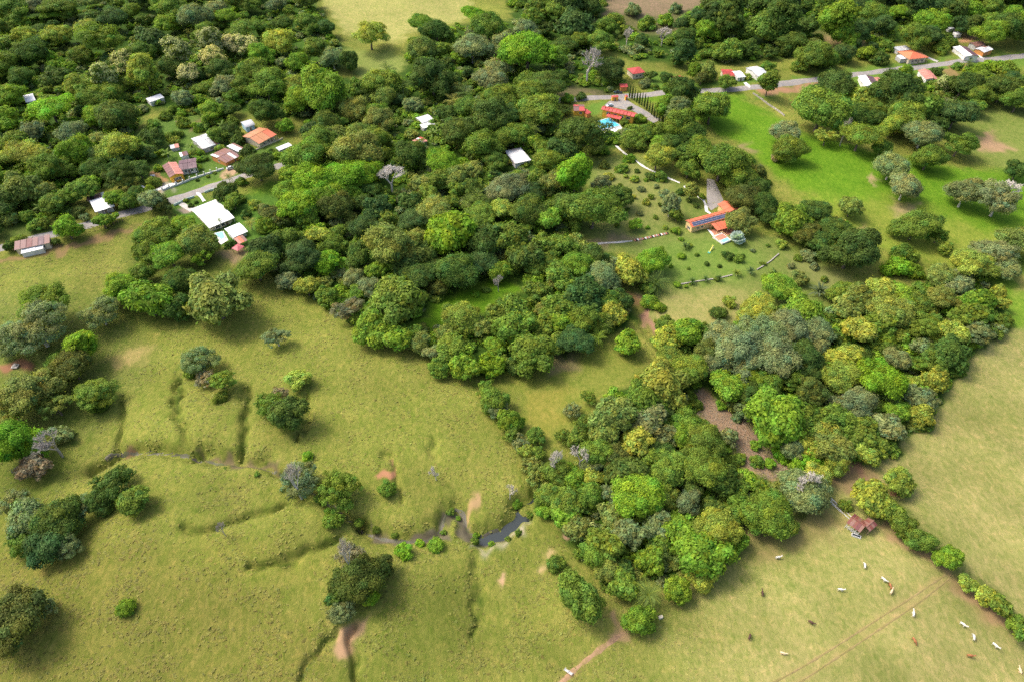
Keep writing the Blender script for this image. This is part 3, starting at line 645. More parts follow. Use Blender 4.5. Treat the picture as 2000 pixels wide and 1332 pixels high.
# ================================================================ trees read off the photograph: x, y of the crown centre, width (photo px), colour, shape
T = '''
300 458 85 m R|285 492 62 m R|330 495 92 b U|384 474 82 o R|392 498 54 b L|355 442 62 b U|242 565 72 b R|290 586 96 b C|420 582 132 o C|348 552 72 d R|352 600 60 d R|500 520 84 m R|275 535 60 m R
95 592 112 m L|70 642 120 g L|195 612 76 g L|30 662 92 g L|158 676 62 v T|138 714 88 k R|58 766 112 o R|108 792 72 o L|26 806 66 o L|92 752 64 o R|190 765 82 m L|110 700 46 m R|28 868 108 v R|66 912 66 t C
218 948 84 d L|256 976 72 m R|194 978 64 d R|240 930 52 d L|60 1012 92 g R|112 1018 100 d R|152 1000 70 g L|92 1066 86 n R|40 1062 62 m L|130 1068 60 g L|30 980 66 g L|22 1212 132 k R|92 1185 46 g L
540 660 54 g L|390 706 84 g L|432 744 58 m L|402 738 46 t L|560 805 84 d R|522 788 62 m L|545 768 44 t L|588 940 88 g L|700 1130 104 k R|690 1085 66 t L|722 1166 40 v R|668 1160 56 d R|668 1195 64 g L|742 1108 54 k R|660 955 92 m L
1132 1168 98 m R|1250 1210 70 b R|1216 1143 66 m C|1322 1152 58 b R|1368 1126 62 y R|1402 1030 98 y R|1378 1082 122 b C|1440 1058 52 b R|1288 1062 56 m C|1272 1096 64 b C|1184 1062 76 m C|1228 1042 72 g C|1160 1084 62 m R|1188 1112 62 o R
1246 966 108 b R|1302 972 52 y R|1342 982 60 g R|1154 966 62 m R|1194 1002 58 o C|1112 978 70 m R|1068 968 52 m R|1084 922 62 m R|1120 934 50 b R|1160 908 50 g R|1246 858 74 y C|1196 812 92 o C|1258 782 90 m C|1292 792 62 o R|1180 848 62 o C|1166 884 70 m R|1196 892 60 k R
1312 902 62 m R|1292 880 52 d R|1332 852 60 b R|1344 826 62 m R|1370 912 98 m R|1300 930 72 m R|1350 952 52 d R|1446 950 46 m R|1488 962 46 m L|1572 962 102 g R|1502 1002 104 m R|1532 1022 62 m R|1388 842 42 o L|1424 852 46 g L
1525 560 76 b R|1482 606 82 y R|1570 612 96 b C|1682 586 82 o C|1722 572 70 y C|1762 582 64 b R|1652 602 60 o C|1640 570 50 m R
1448 694 104 g R|1512 690 112 g R|1548 652 100 g R|1488 648 96 g R|1412 660 84 g R|1592 642 82 g R|1592 676 62 g R|1572 706 82 d R|1382 692 62 k R|1332 652 72 b R|1300 640 48 m R|1312 694 60 m R|1342 722 82 m R|1422 752 86 b C|1502 752 62 m R|1516 812 128 b C|1452 802 50 g L|1582 768 56 k T
1582 822 92 m C|1662 790 86 g R|1636 826 76 m R|1602 842 72 y R|1722 742 112 v U|1796 776 64 g C|1830 742 58 y C|1748 806 54 b R|1732 832 76 g C|1692 886 52 y C|1636 906 52 y R|1600 936 64 y R|1760 940 66 y R|1700 968 84 y C|1742 1002 58 m C
1762 1026 54 m R|1802 1056 60 m R|1852 1090 56 b R|1892 1140 42 y R|1926 1164 46 y C|1952 1180 56 m C|1992 1222 54 m R
1838 542 62 o R|1902 518 84 y R|1872 562 52 g R|1950 572 34 y R|1954 592 34 y R|1944 496 84 g L|1992 478 88 o R|1846 486 30 y R|1790 440 84 m R|1832 462 42 m L|1662 488 110 d R|1604 472 60 d R|1592 412 62 d R|1548 430 80 b C|1662 406 50 o R|1446 432 62 o C
1742 326 70 g R|1768 366 70 g R|1886 378 76 g R|1952 392 92 g L|1988 332 50 d R|1390 210 86 m R|1338 182 70 d R|1322 216 52 g T|1320 248 80 m R|1346 260 70 d R|1532 258 62 g R|1542 292 66 m R|1606 214 112 m R|1614 268 46 y L|1682 264 84 m U|1722 290 42 m R|1742 246 56 y R|1804 262 72 g R|1814 308 66 m R|1874 282 66 m L
1868 222 78 n R|1808 208 82 m C|1752 190 102 d R|1710 208 60 m R|1682 196 42 y T|1632 166 78 d R|1600 180 50 d R|1850 164 38 w R|1882 166 66 d R|1912 186 56 m R|1960 172 70 d R|1990 196 60 m R|1738 182 50 d R|1785 176 50 m R
203 152 50 w T|241 128 52 w T|280 142 54 y T|150 174 46 y T|343 106 52 w T|368 142 56 w R|415 116 60 w R|410 82 48 w T|455 86 56 w R|484 90 52 w R|98 214 92 v U|55 302 90 y U|150 302 76 b R|14 186 64 b R|640 178 104 b R|520 166 78 m R|557 246 36 b R|503 325 78 d U|483 296 34 d R|606 356 92 v R|660 348 104 v U|706 338 84 v U|582 400 88 v R|640 396 82 b R|560 372 60 b R|592 306 92 m U|676 378 60 b R
690 214 62 o R|742 240 66 o R|704 262 60 o R|730 272 60 m R|1030 100 108 v R|866 316 78 v U|880 452 116 v C|770 482 116 o R|1124 338 64 v T|1174 356 42 g R|1160 404 122 m U|1210 386 56 d R|1240 438 30 b R|1120 420 62 m R|986 408 60 y R|1032 412 76 d R|1080 402 36 m C|990 366 86 g R|895 372 40 m C|838 378 46 m R|796 304 76 d R|695 292 102 o R|940 286 82 m R|966 318 56 m R
922 336 46 o R|1070 312 60 m R|950 232 96 d R|1050 216 92 m R|1142 266 112 d L|1284 308 66 y R|1250 284 30 m R|827 95 64 o R|825 45 60 b U|852 60 60 d R|922 92 76 g R|956 55 82 m R|926 28 60 v U|722 68 76 y L|625 100 60 m R|650 116 50 g R|682 118 46 d R|845 156 92 d R
632 510 62 v R|650 480 60 m R|655 410 76 k R|600 420 60 m R|622 460 54 y C|560 470 60 m R|540 420 60 k R|525 440 44 b R|700 500 60 d R|770 586 122 m C|726 640 84 b C|680 606 62 t L|640 580 50 m R|600 560 54 y R|690 545 46 g R|735 530 44 b R|720 560 52 g R|560 550 44 g R
890 530 90 d R|950 470 84 d C|1000 470 80 m C|850 520 44 d R|855 560 46 k R|1030 500 80 d C|1060 480 60 m C|1045 520 50 m R|1095 540 76 m C|1100 480 66 m C|1160 500 60 d R|1180 540 76 g R|1230 530 72 y C|1275 508 66 b R|1180 595 62 m R|1225 672 56 b C|1190 610 64 y C|1095 600 84 m C|1050 570 60 m C
1000 600 70 m C|900 620 76 y R|880 680 80 m C|960 715 56 v C|910 712 70 b C|1010 640 90 m C|1040 690 100 m C|1060 640 60 m C|980 640 50 m R|850 690 44 g R|815 670 50 o R|940 640 50 o C|860 720 46 m R|775 660 70 b C|800 650 52 m C|965 780 60 m R|950 758 44 m L|976 802 48 g L|1000 846 42 m L|1016 866 40 g L|1036 906 44 o L|1050 886 36 m R|1010 828 34 b R|1040 936 44 o L|954 792 34 m R|1140 830 50 m L|1118 800 40 g L|1150 776 36 m L|1128 860 44 m R|1100 850 34 m L|990 820 46 b R|1030 880 40 y R|1045 850 40 m R|1045 920 46 o L
1410 316 104 m R|1440 346 72 m R|1452 384 74 k R|1370 296 62 m R|1345 330 50 m R|1495 400 62 d R|1480 370 60 d R|1350 372 30 o T|1310 400 38 g T|1322 420 34 m R|1265 262 44 m R|1230 272 50 m R|1290 282 44 b R|1300 210 40 b T|1420 160 40 m R|1382 140 44 o R|1355 138 26 b T|1370 152 36 k R|1310 178 40 m R|1270 148 24 d R|1300 150 26 d R|1503 160 40 m T
130 447 60 b R|225 388 44 b R|248 395 40 m R|200 432 44 b C|297 392 54 g R|318 402 40 k R|20 482 24 d R|108 472 20 d R|86 437 26 m R|440 378 50 d R|455 395 40 m R|222 425 24 b R|425 262 46 m R|450 255 40 d R|270 330 50 d R|300 268 50 d R|340 275 24 y R|265 300 44 d R|265 375 36 d R|130 385 40 m R'''
# low plants: shrubs, garden bushes and bushes in the pasture
S = '''
582 742 56 y|375 722 40 m|600 890 24 v|245 1188 38 b|430 775 30 m|190 790 40 m|120 850 50 g|755 955 40 m|650 1015 44 m|850 1065 34 b|790 1075 40 v|1085 1100 40 m|1075 960 36 m|1650 986 30 m|1532 882 50 v|1570 900 60 v|1602 906 44 v|1560 925 40 b
1765 496 54 m|1752 526 60 v|1786 530 40 b|1525 478 26 y|1515 310 22 t|1560 545 40 o|1580 500 34 g|1420 500 26 d|1440 505 24 m|1330 500 18 b|1345 480 16 y|1320 452 22 b|1372 385 14 b|1345 392 12 d|1360 402 14 d|1300 378 26 g|1290 345 30 m|1270 345 22 d|1262 395 18 y|1252 370 16 g|1330 375 20 d
1230 310 26 b|1215 330 30 m|1240 350 20 y|1182 325 22 w|1190 345 22 y|1400 545 14 m|1322 556 16 b|1350 555 8 b|1470 610 30 m|1402 612 36 d|1360 645 34 m|1385 650 30 t|1415 640 26 t|1290 600 26 b|1268 560 44 m|1270 590 40 b|1425 590 30 y
1660 650 50 b|1700 640 46 m|1740 640 50 y|1780 620 46 b|1820 630 50 m|1860 640 46 g|1900 640 50 m|1930 620 40 m|1890 600 50 b|1850 600 44 b|1800 590 46 m|1760 660 46 b|1720 680 50 m|1680 690 54 d|1640 700 60 v|1600 720 56 b|1650 740 40 b|1800 680 50 g|1840 670 46 m|1780 710 44 m|1870 690 50 m|1900 670 40 b|1820 710 40 y|1940 650 40 m|1960 625 36 m|1700 615 40 b|1870 720 36 m|1620 690 40 b|1770 740 40 m
1400 720 30 d|1440 730 34 b|1360 790 30 m|1330 800 34 b|1480 900 30 m|1352 775 26 m|1408 792 26 b|1440 815 24 g|1375 828 26 m|1412 858 26 o|1446 895 28 m|1476 870 24 b|1505 905 26 b|1350 1000 44 m|1310 1020 40 b|1240 1000 30 m|1060 1000 34 b|1090 1000 30 m|1140 940 40 m|1220 930 40 b|1400 960 40 d|1430 900 34 m|1420 980 40 m|1480 950 34 b|1560 870 40 v|1620 870 40 b|1680 850 40 m
1205 330 14 m|1222 345 12 y|1245 335 12 d|1262 352 10 b|1282 365 12 g|1212 365 14 m|1236 385 12 y|1272 385 14 m|1290 400 10 d|1225 410 12 m|1250 418 14 g|1280 425 12 m|1300 445 12 y|1205 440 12 m|1265 445 10 b|1330 468 12 b|1362 498 10 m|1380 515 12 d|1310 520 10 b|1345 525 8 m|1450 500 12 m|1470 490 12 g|1490 515 12 m|1510 530 14 o|1545 520 16 g|1560 505 18 m|1590 520 20 g|1610 545 16 m|1500 480 10 m|1405 520 10 d|332 268 26 m|318 300 22 b|345 262 24 m|378 300 22 m|388 312 18 b|400 310 16 m|398 248 30 m|428 238 26 b|455 240 28 m|462 262 26 d|445 270 24 m|355 222 24 b|325 228 26 m|300 245 28 m|395 220 26 m|375 218 22 y|410 262 16 m|480 310 22 m|308 330 20 b|540 305 24 b|405 345 9 m|385 352 9 d|420 338 8 m|700 1020 20 m|735 1034 16 m|820 1062 22 v|866 1040 14 m|926 1056 18 m|960 1062 14 b|992 1052 14 m|440 916 12 m|502 926 14 m|622 976 24 m|560 936 18 m|640 1000 22 b|770 1045 14 m|895 1012 12 b|1012 1040 16 m|1035 1005 16 m|35 470 30 m|70 440 36 m|150 415 34 k|165 425 22 g|300 355 30 m|290 375 24 b|385 330 18 b|390 300 22 b|410 240 30 y|390 250 26 b|360 240 30 m|340 215 28 m|365 205 26 b|440 225 26 m|465 275 34 d|430 290 20 y|468 390 28 m|480 420 24 d|500 400 30 y|520 410 30 g|510 450 24 m|540 440 30 y|470 355 26 m|530 300 26 m|372 402 12 d|382 395 10 d|362 392 12 m|452 478 26 d|410 455 10 d
1200 38 40 m|1236 22 36 g|1262 48 40 m|1302 40 36 b|1342 46 40 m|1182 62 36 o|1226 60 30 m|1370 30 40 m|1320 18 30 g|870 598 20 b|930 575 16 v|950 566 18 m|895 612 18 y|975 590 18 m|930 1045 16 b|1010 985 22 b|880 1000 20 m|1340 560 10 b|1600 120 40 m|1640 110 44 m|1690 105 40 b|1720 115 40 d|1560 130 36 m|1500 130 30 m|1460 150 20 y|1660 90 30 m|1590 90 40 o|1730 90 36 m|1840 95 36 m|1850 80 40 m|1820 60 36 b|1940 130 40 b|1970 140 44 m|1900 140 36 b|1925 150 40 m|1870 130 24 m|1830 140 24 d|1785 165 30 m|1770 138 30 b
1260 165 26 g|1280 170 18 m|1100 215 34 d|1085 225 30 m|1108 195 28 b|1135 190 24 d|1120 240 30 d|1220 240 20 m|1200 268 30 b|1165 265 36 m|1250 232 26 b|1230 212 10 d'''
def rows(s): return [r_.split() for r_ in s.replace('\n', '|').split('|') if r_.strip()]
HAND = [(float(a), float(b), float(w_), c, sh) for a, b, w_, c, sh in rows(T)]
# ---------------------------------------------------------------- the rest of the wood between them
def inside(px, py, polys): return any(poly_sd(np.array([px]), np.array([py]), p)[0] < 0 for p in polys)
CLEAR = [(302,194,30,16),(58,192,18,12),(834,252,34,32),(820,288,24,22),(1012,320,38,36),(1030,280,12,8),(1150,125,36,34),(1130,212,34,16),(1207,222,48,22),(1185,244,40,18),(1243,140,24,16),(765,347,34,34),(1220,165,18,14),(1291,70,20,20)]
KEEP_OUT = FOREST_HOLES + [z[0] for z in ZONES[3:7]] + [[(1335,775),(1362,762),(1400,783),(1450,813),(1480,855),(1550,915),(1500,935),(1430,868),(1370,818)]]
FILL_MIX = {'top_left': ('mmmmmddnobgyb', 'RRURRLC', 60, 18), 'central': ('mmmddnobg', 'RRCRU', 60, 18), 'top_right': ('dddnnmmmb', 'RRRCT', 58, 15), 'right_mid': ('dmmnb', 'RRC', 58, 14),
            'drive': ('ddmk', 'RRC', 50, 12), 'thicket': ('mmbgoyd', 'RCCRL', 54, 12)}
PROTECT = [(1000,305),(1020,303),(828,234),(836,244),(820,276),(292,194),(312,190),(58,192),(1170,244),(1200,246),(1207,222),(1130,212),(1243,140),(1327,157),(1415,144),(1445,146),(1478,140),(1697,160),(1712,160),(1810,148),(1146,115),(1146,150),(766,350),(1291,72),(1222,74),(1362,782),(1382,800),(1405,820),(1430,845),(1455,868),(1480,888),(1505,905),(1525,915)]
rf = random.Random(21); taken = [(a, b, w_) for a, b, w_, c, sh in HAND]; FILL = []
for nm, (cols, shs, wm, wj) in FILL_MIX.items():
    pts = FOREST[nm]; x0, x1 = min(p[0] for p in pts), max(p[0] for p in pts); y0, y1 = min(p[1] for p in pts), max(p[1] for p in pts)
    n = int((x1-x0)*(y1-y0)/420); cx = np.array([rf.uniform(x0, x1) for _ in range(n)]); cy = np.array([rf.uniform(y0, y1) for _ in range(n)])
    ok = poly_sd(cx, cy, pts) < (-8 if nm != 'thicket' else -14)
    for k in KEEP_OUT: ok &= poly_sd(cx, cy, k) > 14
    for a, b, rx, ry in CLEAR: ok &= ((cx-a)/rx)**2 + ((cy-b)/ry)**2 > 1
    for a, b in zip(cx[ok], cy[ok]):
        wd = max(26, rf.gauss(wm, wj))*(0.8 + 0.35*max(0, b)/700)
        if any(((a-x_)/(0.5*wd+16))**2 + ((b-y_)/(0.46*wd+11))**2 < 1 for x_, y_ in PROTECT): continue
        if all(((a-q[0])**2 + ((b-q[1])*1.35)**2) > (0.27*(wd+q[2]))**2 for q in taken):
            taken.append((a, b, wd)); FILL.append((a, b, wd, rf.choice(cols), rf.choice(shs)))
MAX_TREES = 300
named = sum(1 for t in HAND if t[3] != 'w')
FILL.sort(key=lambda t: -t[2]*(1 if -10 < t[1] and -10 < t[0] < 2010 else 0.01))
for a, b, w_, c, sh in HAND: tree(a, b, w_, c, sh)
for a, b, w_, c, sh in FILL[:max(0, MAX_TREES-named)]: tree(a, b, w_, c, sh)
for a, b, w_, c in rows(S): tree(float(a), float(b), float(w_), c, 'S')

# far and small trees of the wood, beyond the ones told apart above, and the wood going on outside the picture
CI = []; CI_key = {}
for key, lst in CROWNS.items():
    if key[0] in ('Tw', 'Rw'): continue
    for m_ in lst[:2]:
        CI_key.setdefault(key, []).append(len(CI)); CI.append(inst_copy(m_, LEAF_I))
rest = FILL[max(0, MAX_TREES-named):]
pts, rots, scls, tints, picks = [], [], [], [], []
def add_far(x, y, z, Rm, c, sh):
    sz = pick_crown(sh, Rm); s = Rm/SIZES[sz]
    pts.append((x, y, z + ZC[sh]*Rm)); rots.append((0, 0, rf.uniform(0, 6.28))); scls.append((s, s, s*rf.uniform(0.9, 1.1)))
    tints.append(tint(c, rf)[:3]); picks.append(rf.choice(CI_key[(sh, sz)]))
for a, b, w_, c, sh in rest:
    p = on(a, b); Rm = w_/2/scale_at(p); p = on(a, b, ZC[sh]*Rm); add_far(p.x, p.y, p.z, Rm, c, sh)
for _ in range(900):
    y = rf.uniform(600, 1150); x = rf.uniform(-1, 1)*(0.85*y)
    q = px_of(x, y, 0)
    if q[1] > -45: continue
    add_far(x, y, hgt(x, y), rf.uniform(6, 11), rf.choice('mmddnnob'), rf.choice('RRUC'))
for _ in range(260):
    y = rf.uniform(150, 600); s_ = rf.choice((-1, 1)); x = s_*(110 + 0.62*y + rf.uniform(25, 160))
    q = px_of(x, y, 0)
    if -60 < q[0] < 2060: continue
    if y < 330 and rf.random() < 0.75: continue
    add_far(x, y, hgt(x, y), rf.uniform(5, 10), rf.choice('mmddnnob'), rf.choice('RRUC'))
CI_order = CI
scatter('distant_woodland', pts, rots, scls, np.array(tints), CI, picks, 'dense green wood going on behind and between the nearer trees', 'woodland')

# undergrowth filling the floor of the wood
BUSH = []
for k in range(4):
    d = crown_np(900+k, 1.6, 'S'); sel = np.random.default_rng(k).random(len(d[0])) < 0.5
    BUSH.append(leaves_mesh('undergrowth_bush', d[0][sel]+np.array([0, 0, 0.7]), d[1][sel], d[2][sel]*1.25, d[3][sel], LEAF_I, seed=k))
n = 60000
yy = 60 + 560*rng.random(n)**0.8; xx = (rng.random(n)*2-1)*(112+0.63*yy)
colr, tf_, fm_ = ground_cover(xx, yy)
pxx, pyy = px_of(xx, yy, 0)
ok = (fm_*rng.random(n) > 0.55) & (np.abs(colr - FLOOR).sum(1) < 0.05)
ok &= rng.random(n) < np.where(pyy < 150, 0.45, 0.8)
for nm_ in ('hedge', 'left_edge', 'left_group'): ok &= (poly_sd(pxx, pyy, FOREST[nm_]) > 0) | (rng.random(n) < 0.3)
xx, yy = xx[ok], yy[ok]; m_ = len(xx); zz = height(xx, yy)
s_ = rng.uniform(0.7, 1.2, m_) + 1.8*rng.random(m_)**2.5
tt = np.array([COL[c][0] for c in rng.choice(list('mmbbog'), m_)])*rng.uniform(0.85, 1.25, (m_, 1))
scatter('undergrowth', np.stack([xx, yy, zz], 1), np.stack([np.zeros(m_), np.zeros(m_), rng.uniform(0, 6.28, m_)], 1), np.stack([s_, s_, s_*rng.uniform(0.6, 1.2, m_)], 1), tt, BUSH, rng.integers(0, 4, m_), 'tangled green undergrowth covering the floor of the wood', 'undergrowth')

# rank grass on the hill pasture
TUFT = []
for k in range(5):
    r_ = np.random.default_rng(300+k); V = []; B_ = []
    for i in range(11):
        a = r_.uniform(0, 6.28); l = r_.uniform(0.25, 0.62); o_ = r_.uniform(0, 0.22, 2) - 0.11; w_ = r_.uniform(0.09, 0.19); hgt_ = r_.uniform(0.05, 0.20)
        d = np.array([math.cos(a), math.sin(a)]); n_ = np.array([-d[1], d[0]])
        V += [(*(o_+n_*w_), -0.03), (*(o_-n_*w_), -0.03), (*(o_+d*l*0.55-n_*w_*0.8), hgt_), (*(o_+d*l*0.55+n_*w_*0.8), hgt_), (*(o_+d*l), hgt_*0.8)]
        B_ += [[r_.uniform(0.8, 1.2)]*3]*5
    Fc = []
    for i in range(11): Fc += [(5*i, 5*i+1, 5*i+2, 5*i+3), (5*i+3, 5*i+2, 5*i+4)]
    me_ = mesh_np('grass_tuft', V, Fc, GRASS_I); a = me_.attributes.new('leaf', 'FLOAT_COLOR', 'POINT')
    a.data.foreach_set('color', np.concatenate([np.array(B_), np.ones((len(V), 1))], 1).astype(np.float32).ravel()); TUFT.append(me_)
n = 200000
yy = 58 + 330*rng.random(n)**1.15; xx = (rng.random(n)*2-1)*(112+0.63*yy)
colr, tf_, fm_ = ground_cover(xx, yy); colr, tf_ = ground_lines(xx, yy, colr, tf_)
dens = np.clip(N_SML(xx*0.8, yy*0.8)*0.35 + N_MID(yy, xx)*0.3 + 0.42, 0.04, 1)
ok = (rng.random(n) < tf_**1.6*dens) & (fm_ < 0.6)
xx, yy, colr, tf_ = xx[ok], yy[ok], colr[ok], tf_[ok]; m_ = len(xx); zz = height(xx, yy)
s_ = (0.25 + 0.75*rng.random(m_)**2)*np.clip(1.7*tf_-0.55, 0.35, 1.1)
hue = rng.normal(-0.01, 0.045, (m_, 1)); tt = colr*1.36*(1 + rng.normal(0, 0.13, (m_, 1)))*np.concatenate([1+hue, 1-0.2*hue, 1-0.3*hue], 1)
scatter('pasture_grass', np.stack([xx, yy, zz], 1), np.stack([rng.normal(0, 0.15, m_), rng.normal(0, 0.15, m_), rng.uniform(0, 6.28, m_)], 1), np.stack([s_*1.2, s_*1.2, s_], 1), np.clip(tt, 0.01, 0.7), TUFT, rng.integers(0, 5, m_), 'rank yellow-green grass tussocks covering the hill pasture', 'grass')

# dry cut brush on the bare strip in the thicket
STRIP = [z for z in ZONES if z[0][0] == (1338,778)][0][0]
n = 9000; xs_ = rng.uniform(1335, 1550, n); ys_ = rng.uniform(760, 935, n); ok = poly_sd(xs_, ys_, STRIP) < 3; w3 = np.array([at(a, b)[:2] for a, b in zip(xs_[ok], ys_[ok])])
m_ = len(w3); zz = height(w3[:, 0], w3[:, 1]); s_ = rng.uniform(0.3, 0.75, m_)
tt = np.array([[0.30, 0.225, 0.165]])*rng.uniform(0.65, 1.3, (m_, 1)) + np.array([[0.02, 0.03, 0.0]])*rng.random((m_, 1))
scatter('dry_brush', np.stack([w3[:, 0], w3[:, 1], zz], 1), np.stack([rng.normal(0, 0.25, m_), rng.normal(0, 0.25, m_), rng.uniform(0, 6.28, m_)], 1), np.stack([s_*1.3, s_*0.7, s_], 1), tt, TUFT, rng.integers(0, 5, m_), 'brown cut brush and dry litter on the bare strip', 'brush')
# ================================================================ buildings
def roofmat(nm, rgb, dirt=None, amt=0.4, rough=0.55):
    c = tuple(min(0.82, v/GAIN*1.02) for v in srgb(*rgb)[:3]); return mat(nm, c, rough, 0.10, 0.6, 0.4, dirt=dirt, dirt_amt=amt)
RUSTY = (0.22, 0.10, 0.065)
M_WHITE = mat('white_sheet_metal', (0.80, 0.80, 0.80), 0.4, 0.05, 0.4, 0.4)
M_WORN = mat('weathered_zinc', (0.62, 0.63, 0.64), 0.45, 0.12, 0.5, 0.4, dirt=(0.40, 0.30, 0.26), dirt_amt=0.45)
M_ZINC = mat('grey_zinc', (0.46, 0.48, 0.50), 0.45, 0.12, 0.5, 0.4, dirt=(0.32, 0.30, 0.28), dirt_amt=0.35)
M_MAROON = roofmat('maroon_sheet', (130,76,74), (0.26, 0.16, 0.13), 0.4); M_PURPLE = roofmat('purple_brown_sheet', (118,88,96), (0.24, 0.16, 0.16), 0.35)
M_BROWN = roofmat('brown_sheet', (150,112,108), RUSTY, 0.45); M_RUST = roofmat('rusted_sheet', (156,116,104), RUSTY, 0.6)
M_ORANGE = roofmat('orange_sheet', (232,128,92), (0.42, 0.14, 0.08), 0.3); M_TILE = roofmat('orange_tile', (218,150,104), (0.46, 0.20, 0.11), 0.5)
M_RED = roofmat('red_sheet', (206,82,74), (0.36, 0.07, 0.06), 0.3); M_SALMON = roofmat('salmon_sheet', (226,150,132), (0.44, 0.20, 0.16), 0.3)
M_SHED = roofmat('faded_red_sheet', (142,84,72), RUSTY, 0.5); M_PINK = roofmat('pink_sheet', (212,110,116), (0.4, 0.12, 0.12), 0.2); M_RESORT = roofmat('coral_sheet', (222,98,90), (0.42, 0.09, 0.07), 0.3)
W_YELLOW = mat('yellow_wall', (0.76, 0.42, 0.05), 0.85, 0.12, 0.8, dirt=(0.45, 0.25, 0.08), dirt_amt=0.25)
W_PALEY = mat('pale_yellow_wall', (0.72, 0.52, 0.24), 0.85, 0.10, 0.8, dirt=(0.5, 0.36, 0.2), dirt_amt=0.25)
W_WHITE = mat('white_wall', (0.70, 0.69, 0.66), 0.85, 0.10, 0.8, dirt=(0.48, 0.44, 0.38), dirt_amt=0.35)
W_CREAM = mat('cream_wall', (0.62, 0.54, 0.40), 0.85, 0.12, 0.8, dirt=(0.40, 0.30, 0.2), dirt_amt=0.35)
W_BLUE = mat('pale_blue_wall', (0.36, 0.56, 0.68), 0.85, 0.10, 0.8, dirt=(0.4, 0.44, 0.46), dirt_amt=0.3)
W_GREY = mat('grey_block_wall', (0.44, 0.43, 0.41), 0.9, 0.18, 1.2); W_DARK = mat('near_black_surface', (0.035, 0.032, 0.03), 0.6, 0.2, 1.0)  # near-black surface for a roof sheet, some steps and the load bed
W_ORANGE = mat('orange_wall', (0.60, 0.26, 0.08), 0.85, 0.12, 0.8)
GLASS = mat('window_glass', (0.03, 0.04, 0.05), 0.1, 0.1, 1.0, 0.6); FRAME = mat('window_frame', (0.6, 0.58, 0.54), 0.7, 0.1, 1.0)
WOOD = mat('weathered_wood', (0.24, 0.17, 0.12), 0.9, 0.3, 1.5); STEEL = mat('galvanised_rail', (0.62, 0.63, 0.64), 0.5, 0.1, 1.0, 0.4)
TERRA = mat('terracotta_tiles', (0.46, 0.20, 0.13), 0.8, 0.2, 1.2); STONE = mat('field_stone', (0.34, 0.31, 0.27), 0.95, 0.35, 1.5)
POOL = water('pool_water', (0.10, 0.52, 0.70), 0.05); POOL2 = water('turquoise_pool_water', (0.24, 0.62, 0.64), 0.05)
def rect_px(cs, z):
    """four photo corners of an eave at height z above ground -> base centre, angle, length, width"""
    g = on(sum(c[0] for c in cs)/4, sum(c[1] for c in cs)/4, z); P_ = [at(a, b, g.z+z) for a, b in cs]
    u = ((P_[1]-P_[0]) + (P_[2]-P_[3]))/2; v = ((P_[3]-P_[0]) + (P_[2]-P_[1]))/2; c = sum(P_, Vector())/4
    L_, W_ = u.length, abs(u.normalized().cross(v).z); ang = math.atan2(u.y, u.x)
    return Vector((c.x, c.y, hgt(c.x, c.y))), ang, L_, W_
def roof_parts(par, L_, W_, ze, rise, typ, mats, over=0.45, th=0.09, n=1, dx=0.0, dy=0.0):
    """roof over an L_ x W_ rectangle (eave size): sheets as separate parts"""
    hl, hw = L_/2, W_/2; mats = mats if isinstance(mats, list) else [mats]
    k = 0
    def sheets(q, name='roof_sheet'):
        nonlocal k          # q: eave-left, eave-right, ridge-right, ridge-left ; split along the eave into n sheets
        for i in range(n):
            t0, t1 = i/n, (i+1)/n - (0.012 if n > 1 else 0); a = [Vector(v) for v in q]
            qq = [a[0].lerp(a[1], t0), a[0].lerp(a[1], t1), a[3].lerp(a[2], t1), a[3].lerp(a[2], t0)]
            lift = Vector((dx, dy, 0.018*(i % 2))); MB().slab([v+lift for v in qq], th).build(name, mats[k % len(mats)], par); k += 1
    if typ == 'gable':       # ridge along the length
        sheets([(-hl,-hw,ze),(hl,-hw,ze),(hl,0,ze+rise),(-hl,0,ze+rise)]); sheets([(hl,hw,ze),(-hl,hw,ze),(-hl,0,ze+rise),(hl,0,ze+rise)])
        MB().box(dx, dy, ze+rise+0.05, L_, 0.5, 0.07).build('ridge_cap', mats[0], par)
    elif typ == 'shed':      # high along +y
        sheets([(-hl,-hw,ze),(hl,-hw,ze),(hl,hw,ze+rise),(-hl,hw,ze+rise)])
    elif typ == 'shed_r':
        sheets([(-hl,-hw,ze+rise),(hl,-hw,ze+rise),(hl,hw,ze),(-hl,hw,ze)])
    elif typ == 'hip':
        r_ = max(0.0, hl-hw); z1 = ze+rise
        for q in ([(-hl,-hw,ze),(hl,-hw,ze),(r_,0,z1),(-r_,0,z1)], [(hl,hw,ze),(-hl,hw,ze),(-r_,0,z1),(r_,0,z1)],
                  [(hl,-hw,ze),(hl,hw,ze),(r_,0.01,z1),(r_,-0.01,z1)], [(-hl,hw,ze),(-hl,-hw,ze),(-r_,-0.01,z1),(-r_,0.01,z1)]):
            MB().slab([(a+dx, b+dy, c) for a, b, c in q], th).build('roof_slope', mats[k % len(mats)], par); k += 1
    elif typ == 'arch':
        b = MB(); m_ = 8
        for i in range(m_):
            a0, a1 = math.pi*(0.12+0.76*i/m_), math.pi*(0.12+0.76*(i+1)/m_)
            y0, y1 = -math.cos(a0)*hw*1.08, -math.cos(a1)*hw*1.08; z0, z1 = ze+math.sin(a0)*rise-0.37*rise, ze+math.sin(a1)*rise-0.37*rise
            b.slab([(-hl,y0,z0),(hl,y0,z0),(hl,y1,z1),(-hl,y1,z1)], th)
        b.build('roof', mats[0], par)
